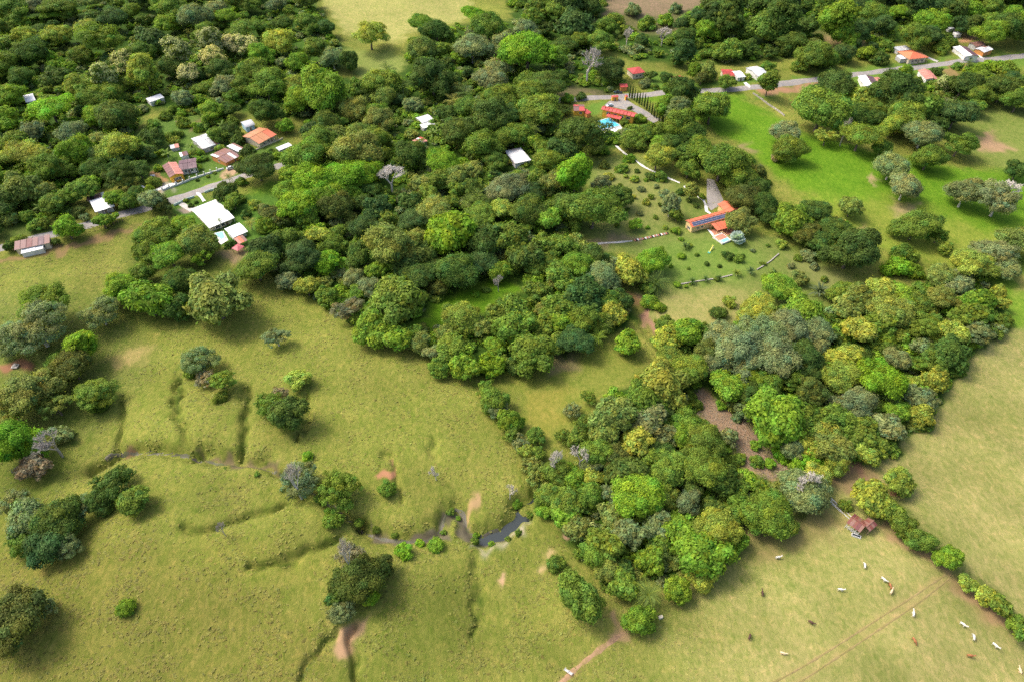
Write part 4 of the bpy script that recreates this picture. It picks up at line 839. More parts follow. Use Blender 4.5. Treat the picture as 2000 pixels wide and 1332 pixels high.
def walls(par, L_, W_, h, m_, dx=0, dy=0, gable=None, base=-0.8):
    t = 0.2
    for nm, cx, cy, sx, sy in (('wall', 0, -W_/2, L_, t), ('wall', 0, W_/2, L_, t), ('wall', -L_/2, 0, t, W_-t-0.01), ('wall', L_/2, 0, t, W_-t-0.01)):
        MB().box(cx+dx, cy+dy, (h+base)/2, sx, sy, h-base).build(nm, m_, par)
    if gable:
        for s in (-1, 1):
            x = s*(L_/2)+dx; b = MB(); o_ = 0.1
            b.add([(x-o_,-W_/2+dy,h),(x-o_,W_/2+dy,h),(x-o_,dy,h+gable),(x+o_,-W_/2+dy,h),(x+o_,W_/2+dy,h),(x+o_,dy,h+gable)], [(0,2,1),(3,4,5),(0,1,4,3),(1,2,5,4),(2,0,3,5)]); b.build('gable', m_, par)
def opening(par, side, t, L_, W_, z0, w_, h, kind='window', dx=0, dy=0):
    """window or door on a wall: side 'f' (-y), 'b', 'l', 'r'; t = place along it from -1 to 1"""
    if side in 'fb': s = -1 if side == 'f' else 1; c = (t*(L_/2-w_/2-0.3)+dx, s*(W_/2+0.1)+dy); rz = 0
    else: s = -1 if side == 'l' else 1; c = (s*(L_/2+0.1)+dx, t*(W_/2-w_/2-0.3)+dy); rz = math.pi/2
    o = MB().box(0, 0, 0, w_, 0.08, h).build(kind, GLASS if kind == 'window' else WOOD, par, (c[0], c[1], z0+h/2), rz)
    if kind == 'window':
        b = MB()
        for cx, cz, sx, sz in ((0, h/2+0.06, w_+0.24, 0.12), (0, -h/2-0.06, w_+0.24, 0.12), (-w_/2-0.06, 0, 0.12, h), (w_/2+0.06, 0, 0.12, h), (0, 0, 0.06, h)): b.box(cx, 0, cz, sx, 0.14, sz)
        b.build('frame', FRAME, o)
    else: MB().box(w_*0.36, 0, 0, 0.08, 0.2, 0.14).build('handle', STEEL, o)
    return o
def posts(par, L_, y, h, n, m_, r=0.09, x0=None):
    for i in range(n): MB().box(-L_/2+0.3+(L_-0.6)*i/max(1, n-1), y, h/2-0.2, 2*r, 2*r, h+0.4).build('post', m_, par)
def vary(m):
    """the same sheet metal bought at different times"""
    out = [m]
    for k in (0.86, 1.1):
        nm = m.name + '_%d' % int(k*100)
        if nm not in MATS:
            c_ = m.copy(); c_.name = nm; MATS[nm] = c_
            for n_ in c_.node_tree.nodes:
                if n_.type == 'MIX' and n_.blend_type == 'MULTIPLY': v_ = n_.inputs['A'].default_value; n_.inputs['A'].default_value = (min(0.82, v_[0]*k), min(0.82, v_[1]*k), min(0.82, v_[2]*k), 1)
        out.append(MATS[nm])
    return [out[0], out[1], out[0], out[2], out[0]]
def house(name, label, cs, ze=2.9, rise=1.0, typ='gable', roof=M_WHITE, wall=W_WHITE, n=1, inset=0.55, ops=(), gable=True, cat='house', group=None, rot=0):
    cs = cs[rot:]+cs[:rot]; c, ang, L_, W_ = rect_px(cs, ze); p = empty(name, c, ang)
    l2, w2 = L_-2*inset, W_-2*inset
    if n == 1 and typ in ('gable', 'shed') and not (roof is M_WHITE):
        rl = roof if isinstance(roof, list) else [roof]; n = max(2, int(L_/2.2)); a_ = vary(rl[0]); b_ = vary(rl[-1]); roof = [a_[i % 5] for i in range(n)] + [b_[(i+2) % 5] for i in range(n)]
    if wall: walls(p, l2, w2, ze + (0.02 if typ != 'gable' else 0.0), wall, gable=(rise*(1-inset/(W_/2))*0.98 if (gable and typ == 'gable') else None))
    roof_parts(p, L_, W_, ze+0.05, rise, typ, roof, n=n)
    for o in ops: opening(p, o[0], o[1], l2, w2, *(o[2:] or (0.9, 1.3, 1.1)))
    p['LW'] = (L_, W_); tag(p, label, cat, group); return p, L_, W_
WIN = lambda s, t, w_=1.4, h=1.1, z=1.0: (s, t, z, w_, h); DOOR = lambda s, t: (s, t, 0.05, 1.0, 2.0, 'door')
# --- the big white house with pool
p, L_, W_ = house('house', 'large house under one big plain white metal roof beside road and pool', [(374,408.6),(406.8,447.7),(455.3,426.8),(423.9,389.8)], 3.3, 0.9, 'gable', M_WHITE, W_CREAM, inset=1.3, rot=1,
                  ops=[WIN('f', -0.6, 2.2), WIN('f', 0.1, 2.2), DOOR('f', 0.6), WIN('l', -0.4), WIN('l', 0.5), WIN('r', 0)])
posts(p, L_, -W_/2+0.35, 3.3, 6, W_WHITE)
p, L_, W_ = house('pool_house', 'smaller white-roofed pool house in front of the big white house', [(437.7,448.3),(454.8,464.9),(484.6,453.3),(467,435.6)], 3.0, 0.6, 'gable', M_WHITE, W_WHITE, inset=0.8, ops=[WIN('f', 0.3), DOOR('f', -0.5), WIN('l', 0.2)], rot=1)
p, L_, W_ = house('terrace_shelter', 'orange-roofed lean-to terrace between white pool house and pink shelter', [(456,467.5),(476,460.5),(482,470.5),(468,478)], 2.5, 0.3, 'shed', [M_SALMON, M_ORANGE, M_RUST], None, n=3, cat='shelter'); posts(p, L_, -W_/2+0.3, 2.5, 4, WOOD); posts(p, L_, W_/2-0.3, 2.7, 4, WOOD)
p, L_, W_ = house('garden_shelter', 'small square shelter with pink-red pyramid roof below the pool', [(452.6,484.7),(465.8,476.4),(476.3,482.5),(463.6,492.5)], 2.4, 0.8, 'hip', M_PINK, None, cat='shelter'); posts(p, L_, -W_/2+0.3, 2.4, 2, WOOD); posts(p, L_, W_/2-0.3, 2.4, 2, WOOD)
patch('pool_deck', [(411,460),(437,452.5),(446,470),(432,479),(418,467)], WHITE_CONC, 0.12)
def pool(label, poly, m_, lift=0.22, rim=W_WHITE):
    P_ = [on(*q) for q in poly]; c = sum(P_, Vector())/len(P_); z = max(q.z for q in P_)+lift
    r_ = empty('swimming_pool', (c.x, c.y, c.z)); bm = bmesh.new(); bm.faces.new([bm.verts.new((q.x-c.x, q.y-c.y, z-c.z)) for q in P_]); bmesh.ops.recalc_face_normals(bm, faces=bm.faces)
    if next(iter(bm.faces)).normal.z < 0: bmesh.ops.reverse_faces(bm, faces=bm.faces)
    me_ = bpy.data.meshes.new('water'); bm.to_mesh(me_); bm.free(); me_.materials.append(m_); obj('water', me_, r_)
    for i in range(len(P_)):
        a, b = P_[i]-c, P_[(i+1) % len(P_)]-c; a.z = b.z = z-c.z; d = b-a
        MB().box((a.x+b.x)/2, (a.y+b.y)/2, z-c.z-0.5, d.length+0.35, 0.4, 1.1, math.atan2(d.y, d.x)).build('coping', rim, r_)
    return tag(r_, label, 'pool')
pool('turquoise swimming pool beside the white-roofed pool house', [(420,459.5),(436,455.5),(441,465),(432,469.5)], POOL2)
pool('large blue swimming pool in front of the coral-roofed long building', [(1157,241.5),(1190,232),(1212,247),(1176,256)], POOL, 0.3)
patch('pool_deck', [(1190,252),(1212,247),(1216,252),(1200,259),(1180,260)], WHITE_CONC, 0.12)
MB()
# --- shed and long house by the road, left
p, L_, W_ = house('shed', 'open shed with plain white roof at the roadside, dark rusty lean-to behind', [(175,392.6),(186,415.8),(223.7,403),(213,382)], 3.0, 0.5, 'gable', M_WHITE, W_GREY, inset=1.0, cat='shed', rot=1, ops=[DOOR('f', 0)]); posts(p, L_, -W_/2+0.3, 3.0, 4, WOOD)
p, L_, W_ = house('lean_to', 'dark rusty patched lean-to roof behind the white-roofed roadside shed', [(165,387),(199.7,377.5),(210,382.5),(174,393)], 2.4, 0.3, 'shed', [M_RUST, W_DARK, M_BROWN, M_RUST, M_ZINC], W_GREY, n=5, cat='shed')
p, L_, W_ = house('roadside_house', 'long low house with faded brown sheet roof between road and pasture', [(33,489),(100,474),(97,461.5),(25,475)], 2.9, 0.7, 'shed', [M_BROWN, M_BROWN, M_MAROON, M_BROWN, M_PURPLE, M_BROWN], W_CREAM, n=6, ops=[WIN('f', 0.7)])
house('side_shelter', 'curved whitish tin awning along the front of the long brown-roofed house', [(43,496),(85,486),(85,478),(40,488)], 2.2, 0.35, 'shed', [M_WORN, M_WHITE, M_WORN], W_WHITE, n=3, cat='shelter', inset=0.2)
# --- village on the far side of the road
p, L_, W_ = house('house_wing', 'maroon and salmon roofed wing with bright yellow front wall', [(330,347),(360,341),(341,313),(319.5,328.5)], 3.4, 1.0, 'gable', [M_SALMON, M_MAROON], W_YELLOW, rot=1, ops=[WIN('l', -0.5), WIN('l', 0.1), DOOR('l', 0.6), WIN('r', 0)])
p, L_, W_ = house('house', 'purple-brown roofed house with white porch posts beside the yellow wing', [(357,334.5),(390.6,324.5),(378,312),(342,314)], 3.1, 0.9, 'gable', [M_PURPLE], W_WHITE, inset=1.0, ops=[WIN('f', -0.5), DOOR('f', 0), WIN('f', 0.6)]); posts(p, L_, -W_/2+0.3, 3.1, 6, W_WHITE)
p, L_, W_ = house('house', 'house with wide whitish zinc roof, its lower corner rusted', [(396,292.4),(430,279.8),(407.7,260),(371.7,271.7)], 3.0, 0.9, 'gable', [M_WORN, M_WORN, M_ZINC, M_RUST, M_WHITE, M_ZINC, M_WORN, M_WORN], W_GREY, n=4, ops=[WIN('f', 0), DOOR('r', 0)])
house('house', 'low house with rust-streaked brown roof and orange side wall by the car', [(438.4,323),(467,304),(442,290.6),(412,300.5)], 2.8, 0.7, 'gable', [M_RUST, M_BROWN, M_RUST, M_WORN, M_BROWN, M_RUST], W_ORANGE, n=5, ops=[WIN('l', 0), DOOR('f', 0.4)])
house('house_extension', 'white and red streaked tin roof adjoining the rusty brown-roofed house', [(467,303),(475,297),(465.4,277.5),(447,285)], 2.9, 0.4, 'shed', [M_WHITE, M_WHITE, M_WORN, M_RUST], W_GREY, n=4)
house('barn', 'grey arched tin barn behind the orange tiled house', [(479,251),(499.6,243),(487,235.5),(469,239.5)], 3.0, 1.6, 'arch', M_ZINC, W_BLUE, cat='barn', ops=[DOOR('f', 0)])
p, L_, W_ = house('house', 'house with broad orange tiled roof and veranda by the road bend', [(500,284),(538,266),(509,247),(477,266)], 3.2, 1.5, 'gable', [M_TILE, M_TILE, M_ORANGE, M_TILE], W_CREAM, n=3, inset=1.0, ops=[WIN('f', -0.6), WIN('f', 0.1), DOOR('f', 0.6), WIN('r', 0)]); posts(p, L_, -W_/2+0.3, 3.2, 6, W_CREAM)
house('shed', 'tiny pinkish tin shed in the yard behind the yellow house', [(333,292),(350,288),(349,282),(332,285)], 2.0, 0.3, 'shed', [M_WORN, M_SALMON], W_GREY, n=2, cat='shed', inset=0.3)
house('shed', 'small shed with white edge and maroon roof touching the purple-brown roof', [(352,307),(369,303),(365,296.5),(350,300)], 2.2, 0.3, 'shed', [M_WHITE, M_MAROON, M_PURPLE], W_WHITE, n=3, cat='shed', inset=0.3)
house('shed', 'small white block shed with two dark windows in the upper clearing', [(292,201),(320,191),(314,185),(286,193.5)], 2.7, 0.3, 'shed', M_WHITE, W_WHITE, inset=0.3, cat='shed', ops=[WIN('f', -0.4, 1.2), WIN('f', 0.4, 1.2)])
house('shed', 'low collapsed pinkish tin roof among bushes above the village', [(345,246),(361,241),(359,234),(346,238)], 1.6, 0.3, 'shed', [M_RUST, M_SALMON], W_GREY, n=2, cat='shed', inset=0.3)
house('shed', 'white dome-roofed shed at the left edge among trees', [(50,202),(70,196),(64,184),(46,187)], 2.8, 1.5, 'arch', M_WHITE, W_WHITE, cat='shed')
house('shelter', 'low whitish roof by the roadside next to orange tiled house', [(543,296),(570,285),(564,280),(541,289)], 2.2, 0.2, 'shed', M_WHITE, W_GREY, cat='shelter', inset=0.3)
# --- houses in the wood
house('house', 'house with curved whitish zinc roof in a wood clearing', [(824,242),(846,235),(836,224),(811,231)], 3.4, 0.9, 'arch', M_WORN, W_CREAM, ops=[DOOR('f', 0)])
house('lean_to', 'lower white lean-to roof directly below the curved zinc roof', [(825,252.5),(849,245),(846,238),(822,245)], 2.4, 0.4, 'shed', [M_WHITE, M_WORN], W_GREY, n=2, cat='shed', inset=0.3)
house('shed', 'shed with red and white striped tin roof in the wood', [(817,285),(833,276),(823,267.5),(806,274)], 2.4, 0.5, 'gable', [M_RED, M_WHITE, M_RUST, M_SALMON], W_GREY, n=4, cat='shed', inset=0.4)
house('house', 'white hip-roofed house half hidden among the central trees', [(1000,324),(1033,312),(1021,290),(991,292)], 3.4, 1.0, 'hip', [M_WHITE, M_WORN], W_WHITE, ops=[WIN('f', 0)])
house('shed', 'small brown plank-roofed shed behind the white hip-roofed house', [(1020,286),(1038,284),(1034,277),(1020,278)], 2.4, 0.4, 'gable', M_RUST, WOOD, cat='shed', inset=0.4)
# --- orange resort by the right-hand road
house('house', 'low house with brown-red roof left of the coral-roofed long building', [(1106.4,219),(1132,216),(1151,206.5),(1133,203.5)], 3.0, 0.8, 'gable', [M_BROWN, M_RESORT], W_YELLOW, n=2, ops=[WIN('f', 0.5)])
house('porch', 'small bright red porch roof at the end of the brown-red roofed house', [(1135,217),(1149,225),(1153.5,221),(1143.5,212.5)], 2.6, 0.3, 'shed', M_RED, W_ORANGE, cat='porch', inset=0.4)
p, L_, W_ = house('long_building', 'long yellow building with coral red metal roof above the blue pool', [(1171.5,214),(1239,229.5),(1244.5,222),(1182,208)], 4.6, 0.9, 'gable', M_RESORT, W_YELLOW, inset=0.9, ops=[WIN('f', -0.7, 2.0, 1.2, 2.2), WIN('f', -0.2, 2.0, 1.2, 2.2), WIN('f', 0.3, 2.0, 1.2, 2.2), WIN('f', 0.8, 2.0, 1.2, 2.2), WIN('l', 0)])
p, L_, W_ = house('veranda_roof', 'red veranda roof along the pool side of the long yellow building', [(1184,228),(1212,235),(1214.5,229.5),(1187,223)], 2.7, 0.35, 'shed', M_RESORT, None, cat='veranda'); posts(p, L_, -W_/2+0.3, 2.7, 5, W_YELLOW)
for cs, lb in (([(1194.5,191),(1208,190),(1207.5,186.5),(1195,187.5)], 'left yellow gatehouse pillar with red tile cap at the resort drive'), ([(1220.5,190),(1226,189.5),(1226,186),(1221,186.5)], 'right yellow gate pillar beside the row of slim cypresses')):
    house('gatehouse', lb, cs, 2.6, 0.5, 'hip', M_RESORT, W_YELLOW, cat='gatehouse', inset=0.25, ops=[DOOR('f', 0)])
house('house', 'red hip-roofed house above the row of slim cypresses', [(1231,146.5),(1260.5,142),(1248.5,130.5),(1229,134)], 3.4, 1.3, 'hip', [M_RED], W_CREAM, ops=[WIN('f', -0.4), WIN('f', 0.4)])
house('annex', 'dark red lower roof left of the red hip-roofed house', [(1210,171.5),(1226,171),(1225,164),(1211,164.5)], 2.8, 0.5, 'gable', [M_RED], W_ORANGE, cat='annex')
house('house', 'small house with red roof and pale blue end wall by the road', [(1320.5,165.5),(1343.5,162),(1330,148),(1312,151)], 3.0, 0.9, 'gable', [M_RED], W_BLUE, ops=[WIN('l', 0), WIN('f', 0)])
house('house', 'red-roofed half of the red and white house across the road', [(1411,150),(1438,151.5),(1427,136),(1409,136.5)], 3.0, 0.7, 'gable', [M_RED], W_CREAM)
house('annex', 'white-roofed half of the red and white house across the road', [(1440,152.5),(1456.5,151),(1446,139),(1429.6,140)], 2.8, 0.4, 'gable', [M_WHITE], W_WHITE, cat='annex', ops=[DOOR('f', 0)])
house('house', 'house with wide bluish-white zinc roof above the road', [(1475,152),(1499,146.5),(1481.6,129.6),(1461,132)], 3.2, 0.9, 'gable', [M_WORN, M_WHITE, M_ZINC], W_WHITE, n=3, ops=[WIN('f', 0)])
# --- top right
house('house', 'white house with purple-brown and white roof below the road', [(1692,174.5),(1716,165),(1704,148.5),(1677,151)], 3.2, 1.0, 'gable', [M_PURPLE, M_WHITE], W_WHITE, rot=1, ops=[WIN('l', 0), WIN('r', 0)])
house('annex', 'small pinkish flat annex right of the purple-brown roofed house', [(1714,163),(1724,159),(1718,152),(1707,152)], 2.6, 0.3, 'shed', [M_SALMON], W_CREAM, cat='annex', inset=0.3)
house('canopy', 'small white tin canopy by the pinkish annex', [(1716,169),(1726,166),(1723,161),(1714,163)], 2.2, 0.2, 'shed', [M_WORN, M_WHITE], W_GREY, n=2, cat='canopy', inset=0.2)
p, L_, W_ = house('house', 'house with big orange hip roof and arcaded veranda above the road', [(1771,117.5),(1814,113),(1790,97.5),(1757,101)], 3.4, 1.8, 'hip', [M_ORANGE, M_ORANGE, M_TILE, M_TILE], W_CREAM, inset=1.0, ops=[WIN('f', -0.7, 1.8), WIN('f', -0.2, 1.8), DOOR('f', 0.2), WIN('f', 0.7, 1.8)]); posts(p, L_, -W_/2+0.4, 3.4, 7, W_CREAM)
house('shed', 'grey-white tin shed behind the orange hip-roofed house', [(1750,101),(1777,98),(1772,90.5),(1749,93)], 2.6, 0.4, 'shed', [M_ZINC, M_WORN], W_GREY, n=2, cat='shed')
house('carport', 'whitish carport roof at left end of the orange hip-roofed house', [(1757,117),(1770,115),(1766,108.5),(1752,110)], 2.4, 0.3, 'shed', [M_WORN, M_WHITE], W_GREY, n=2, cat='carport', inset=0.2)
house('house', 'salmon-roofed house below the road behind a cream-flowering tree', [(1806,155),(1836,157.5),(1814,137.5),(1795,138.5)], 3.2, 1.0, 'gable', [M_SALMON], W_WHITE, rot=1)
house('house', 'long house with dark maroon and white roof slopes at far right', [(1880,109),(1918,113.5),(1886,91.5),(1863,93)], 3.0, 0.9, 'gable', [M_PURPLE, M_WHITE], W_WHITE, rot=1, ops=[WIN('l', 0)])
house('house', 'brown rusty-roofed house at far right behind white patched roof', [(1902,93),(1923,88),(1915,80.5),(1895.5,84)], 3.0, 0.7, 'gable', [M_RUST, M_BROWN], W_GREY)
house('house', 'house with whitish patched roof and orange wall at far right', [(1919,104),(1939,98.5),(1923,88.5),(1906,96)], 3.0, 0.7, 'gable', [M_WORN, M_ZINC, M_WHITE, M_RUST], W_ORANGE, n=3, ops=[DOOR('f', 0)])
house('hut', 'tiny white-roofed hut on bare earth near the far right houses', [(1866,69),(1877,67),(1874,62.5),(1864,64)], 2.4, 0.2, 'shed', M_WHITE, W_WHITE, cat='hut', inset=0.2)
house('hut', 'pale tin hut left of the tiny white-roofed hut', [(1856,75),(1865,73),(1864,68),(1856,69)], 2.2, 0.2, 'shed', M_WORN, W_WHITE, cat='hut', inset=0.2)
house('hut', 'dim grey hut roof at the wood edge above two pale huts', [(1852,58),(1866,57),(1863,54),(1851,54.5)], 2.2, 0.2, 'shed', M_ZINC, W_GREY, cat='hut', inset=0.2)
# --- house with solar panels
ZE = 3.6
cs = [(1350.5,445.5),(1428,424.5),(1417,410),(1338,431.5)]
p, L_, W_ = house('solar_house', 'yellow house with orange roof carrying a row of solar panels', cs, ZE, 1.1, 'gable', [M_ORANGE], W_PALEY, inset=0.7, ops=[WIN('f', -0.75, 1.1, 0.8, 1.6), WIN('f', -0.5, 1.1, 0.8, 1.6), WIN('l', -0.3), DOOR('l', 0.5)])
M_PANEL = mat('solar_cells', (0.05, 0.07, 0.13), 0.25, 0.25, 2.0, 0.6); M_PFRAME = mat('panel_frame', (0.5, 0.55, 0.62), 0.4, 0.1, 1.0)
sl = 1.1/(W_/2); ny = 18; pw = L_*0.86/ny
for i in range(ny):
    x = -L_/2*0.90 + pw*(i+0.5); y0 = -W_/2+0.35; y1 = y0+min(1.9, W_/2-0.7); zf = lambda y: ZE+0.05+(y+W_/2)*sl+0.12
    o = MB().slab([(x-pw*0.46, y0, zf(y0)), (x+pw*0.46, y0, zf(y0)), (x+pw*0.46, y1, zf(y1)), (x-pw*0.46, y1, zf(y1))], 0.05).build('solar_panel', M_PANEL, p)
    b = MB()
    for k in range(3): yy0 = y0+(y1-y0)*(k/2)-0.03; b.slab([(x-pw*0.46, yy0, zf(yy0)+0.012), (x+pw*0.46, yy0, zf(yy0)+0.012), (x+pw*0.46, yy0+0.07, zf(yy0+0.07)+0.012), (x-pw*0.46, yy0+0.07, zf(yy0+0.07)+0.012)], 0.02)
    b.build('panel_frame', M_PFRAME, o)
house('house_wing', 'orange-roofed rear wing of the solar panel house beside the drive', [(1421,417.5),(1447,409),(1424.5,392.5),(1403,399.5)], 3.5, 0.9, 'gable', [M_ORANGE], W_PALEY, rot=1, ops=[WIN('l', 0)])
p, L_, W_ = house('patio_roof', 'lower orange patio roof in front of the solar panel house', [(1399,452),(1430,443.5),(1426,430),(1390,438.5)], 2.7, 0.5, 'shed', [M_ORANGE], None, cat='patio'); posts(p, L_, -W_/2+0.3, 2.7, 4, W_PALEY); posts(p, L_, W_/2-0.3, 3.1, 4, W_PALEY)
patch('terrace', [(1386,450),(1430,440),(1436,456),(1412,462),(1395,466)], TERRA, 0.08)
# raised tub terrace with railing
c, ang, L_, W_ = rect_px([(1409,478),(1426.5,469),(1412,455),(1394,460.5)], 0.9); p = empty('tub_terrace', c, ang)
MB().box(0, 0, 0.1, L_, W_, 1.6).build('base', W_WHITE, p); MB().box(0, W_*0.13, 0.93, L_*0.9, W_*0.5, 0.06).build('tile_floor', TERRA, p)
MB().box(-L_*0.02, -W_*0.30, 0.94, L_*0.8, W_*0.28, 0.07).build('water', POOL2, p)
for x in (-L_/2+0.1, L_/2-0.1): MB().box(x, 0, 1.6, 0.12, W_, 0.12).build('railing', W_PALEY, p)
MB().box(0, W_/2-0.1, 1.6, L_-0.4, 0.12, 0.12).build('railing', W_PALEY, p)
for x in (-L_/2+0.1, L_/2-0.1):
    for y in (-W_/2+0.1, 0, W_/2-0.1): MB().box(x, y, 1.2, 0.1, 0.1, 0.75).build('railing_post', W_PALEY, p)
tag(p, 'small raised white terrace with turquoise tub and yellow railing', 'terrace')
# --- cattle shed with loading chute
p, L_, W_ = house('cattle_shed', 'open cattle shed with red-brown tin gable roof at the pasture corner', [(1652,1019.5),(1679,1038.5),(1697,1022),(1670,1003)], 2.6, 0.9, 'gable', [M_SHED, M_RUST, M_SHED, M_MAROON, M_RUST, M_SHED], None, n=5, cat='shed'); posts(p, L_, -W_/2+0.25, 2.6, 5, STEEL, 0.07); posts(p, L_, W_/2-0.25, 2.6, 5, STEEL, 0.07)
for z in (0.5, 0.95, 1.4): MB().box(0, -W_/2+0.25, z, L_-0.5, 0.06, 0.08).build('rail', STEEL, p)
MB().box(-L_*0.1, W_*0.1, 0.3, L_*0.5, 0.7, 0.55).build('feed_trough', W_GREY, p)
p, L_, W_ = house('side_roof', 'second rusty red tin roof butting against the cattle shed', [(1698,1039.5),(1713,1024.5),(1697,1010.5),(1682,1020)], 2.5, 0.5, 'gable', [M_RUST, M_SHED, M_RUST, M_MAROON], None, n=4, cat='shed'); posts(p, L_, -W_/2+0.25, 2.5, 3, WOOD); posts(p, L_, W_/2-0.25, 2.5, 3, WOOD)
a, b = on(1603,963.5), on(1661,1012); d = b-a; p = empty('cattle_chute', a, math.atan2(d.y, d.x)); LL = Vector((d.x, d.y)).length
for s in (-0.55, 0.55):
    for z in (0.5, 0.95, 1.4): MB().box(LL/2, s, z, LL, 0.16, 0.16).build('rail', W_WHITE, p)
    for i in range(int(LL/2.4)+1): MB().box(min(LL-0.1, i*2.4)+0.05, s, 0.65, 0.12, 0.12, 1.7).build('post', STEEL, p)
tag(p, 'narrow white railed cattle chute leading up to the shed', 'chute')
c = on(1671.5, 1047); b = MB(); 
for i in range(2): b.box(0, (-0.42, 0.42)[i], 0.3, 2.6, 0.1, 0.6)
for i in range(2): b.box((-1.25, 1.25)[i], 0, 0.3, 0.1, 0.74, 0.6)
p = empty('water_trough', c, R(-25)); b.build('basin', W_WHITE, p); MB().box(0, 0, 0.45, 2.4, 0.7, 0.04).build('water', CREEK, p); tag(p, 'white concrete water trough in front of the cattle shed', 'trough')
# --- fences, walls and small things
def wall_run(name, label, pts, h, th, m_, cat, post=None, step=2.6):
    P_ = [on(*q) for q in pts]; r_ = empty(name, P_[0]); b0 = P_[0]
    for a, b in zip(P_[:-1], P_[1:]):
        d = b-a; n = max(1, int(Vector((d.x, d.y)).length/step))
        for i in range(n):
            q0, q1 = a+d*(i/n), a+d*((i+1)/n); m = (q0+q1)/2 - b0; dd = q1-q0; ln = Vector((dd.x, dd.y)).length; an = math.atan2(dd.y, dd.x)
            z = hgt(*((q0+q1)/2)[:2]) - b0.z
            if m_: MB().box(m.x, m.y, z+h/2-0.15, ln+0.02, th, h+0.3, an).build('panel' if post else 'wall_section', m_, r_)
            if post: g = q0-b0; MB().box(g.x, g.y, hgt(q0.x, q0.y)-b0.z+post[0]/2-0.2, post[1], post[1], post[0]+0.4, an).build('post', post[2], r_)
    return tag(r_, label, cat)
wall_run('garden_wall', 'low white garden wall with tall white posts before the yellow house', [(318,373),(345,363.5),(372,352.5),(400,343),(437,331)], 0.9, 0.45, W_WHITE, 'wall', (2.1, 0.5, W_WHITE), 3.0)
wall_run('garden_wall', 'orange-cream fence wall in front of the orange tiled house', [(497,296),(515,288),(535,279.5),(553,272)], 0.8, 0.25, W_CREAM, 'wall', (1.9, 0.3, W_CREAM), 2.6)
wall_run('front_wall', 'pale green front wall section left of the white house path', [(340,403),(360,393),(380,386)], 1.0, 0.22, mat('pale_green_wall', (0.52, 0.66, 0.60), 0.85, 0.1, 0.8), 'wall')
wall_run('front_wall', 'pale green front wall section right of the white house path', [(400,378),(412,373.5),(424,371)], 1.0, 0.22, MATS['pale_green_wall'], 'wall')
wall_run('wire_fence', 'row of brown wooden fence posts along the lower road edge', [(196,449),(215,443),(240,433),(270,420),(290,412)], 0, 0, None, 'fence', (1.5, 0.2, WOOD), 1.7)
wall_run('stone_wall', 'thin dark stone wall running down from the round yellow-green bush', [(1521,497),(1505,511),(1490,521),(1478,528)], 0.5, 0.4, STONE, 'wall', None, 1.0)
wall_run('stone_wall', 'low stone edging behind the row of bushy garden plants', [(1330,556),(1352,552),(1380,548),(1405,544),(1430,538)], 0.4, 0.5, STONE, 'wall', None, 0.9)
wall_run('stone_wall', 'grey boundary wall along the upper edge of the bright meadow', [(1470,184),(1490,198),(1512,213),(1532,228)], 0.9, 0.35, STONE, 'wall', None, 3.0)
# stepped garden edging: each step its own block
a, b = on(1240,470.5), on(1304,457); p = empty('garden_steps', a); nst = 22
M_STEP = mat('reddish_step', (0.38, 0.16, 0.11), 0.9, 0.3, 1.5)
for i in range(nst):
    q = a.lerp(b, i/(nst-1)); q.z = hgt(q.x, q.y)
    MB().box(q.x-a.x, q.y-a.y, q.z-a.z+0.12+0.04*(i % 3), 0.55, 1.3, 0.5, math.atan2(b.y-a.y, b.x-a.x)).build('step', [M_STEP, W_DARK, WHITE_CONC, M_STEP, STONE][i % 5], p)
tag(p, 'reddish stepped border leading left from the solar panel house', 'steps')
# white field gate by the footpath
c = on(1112, 1309); p = empty('field_gate', c, R(-35))
for i in range(5): MB().box(0, 0, 0.25+0.24*i, 2.4, 0.06, 0.12).build('slat', W_WHITE, p)
for x in (-1.15, 0, 1.15): MB().box(x, 0.06, 0.6, 0.12, 0.08, 1.5).build('upright', W_WHITE, p)
p.rotation_euler = (R(50), 0, R(-35)); p.location.z += 0.1
tag(p, 'small white slatted gate lying open beside the footpath', 'gate')
c = on(1290, 1206); p = empty('white_object', c, 0.4); MB().box(0, 0, 0.35, 1.1, 0.7, 0.7).build('box', W_WHITE, p); MB().box(0, 0, 0.73, 1.2, 0.8, 0.06).build('lid', W_CREAM, p); tag(p, 'small white box-like object right of the round bright green tree', 'box')  # unidentified small white object, built as a lidded box
c = on(1385, 494); p = empty('garden_slide', c, 0.9)
MB().tube([(0,0,0.15),(0.9,0,0.25),(2.2,0,1.3),(3.2,0,2.2)], 0.28, 8).build('chute', mat('yellow_plastic', (0.7, 0.62, 0.12), 0.5), p); MB().box(0.1, 0, 0.1, 1.4, 1.0, 0.2).build('splash_tray', mat('green_plastic', (0.10, 0.45, 0.38), 0.5), p); MB().box(3.2, 0, 1.0, 0.12, 0.6, 2.2).build('ladder', W_WHITE, p)
tag(p, 'yellow garden slide with green tray on the lawn below the terrace', 'slide')
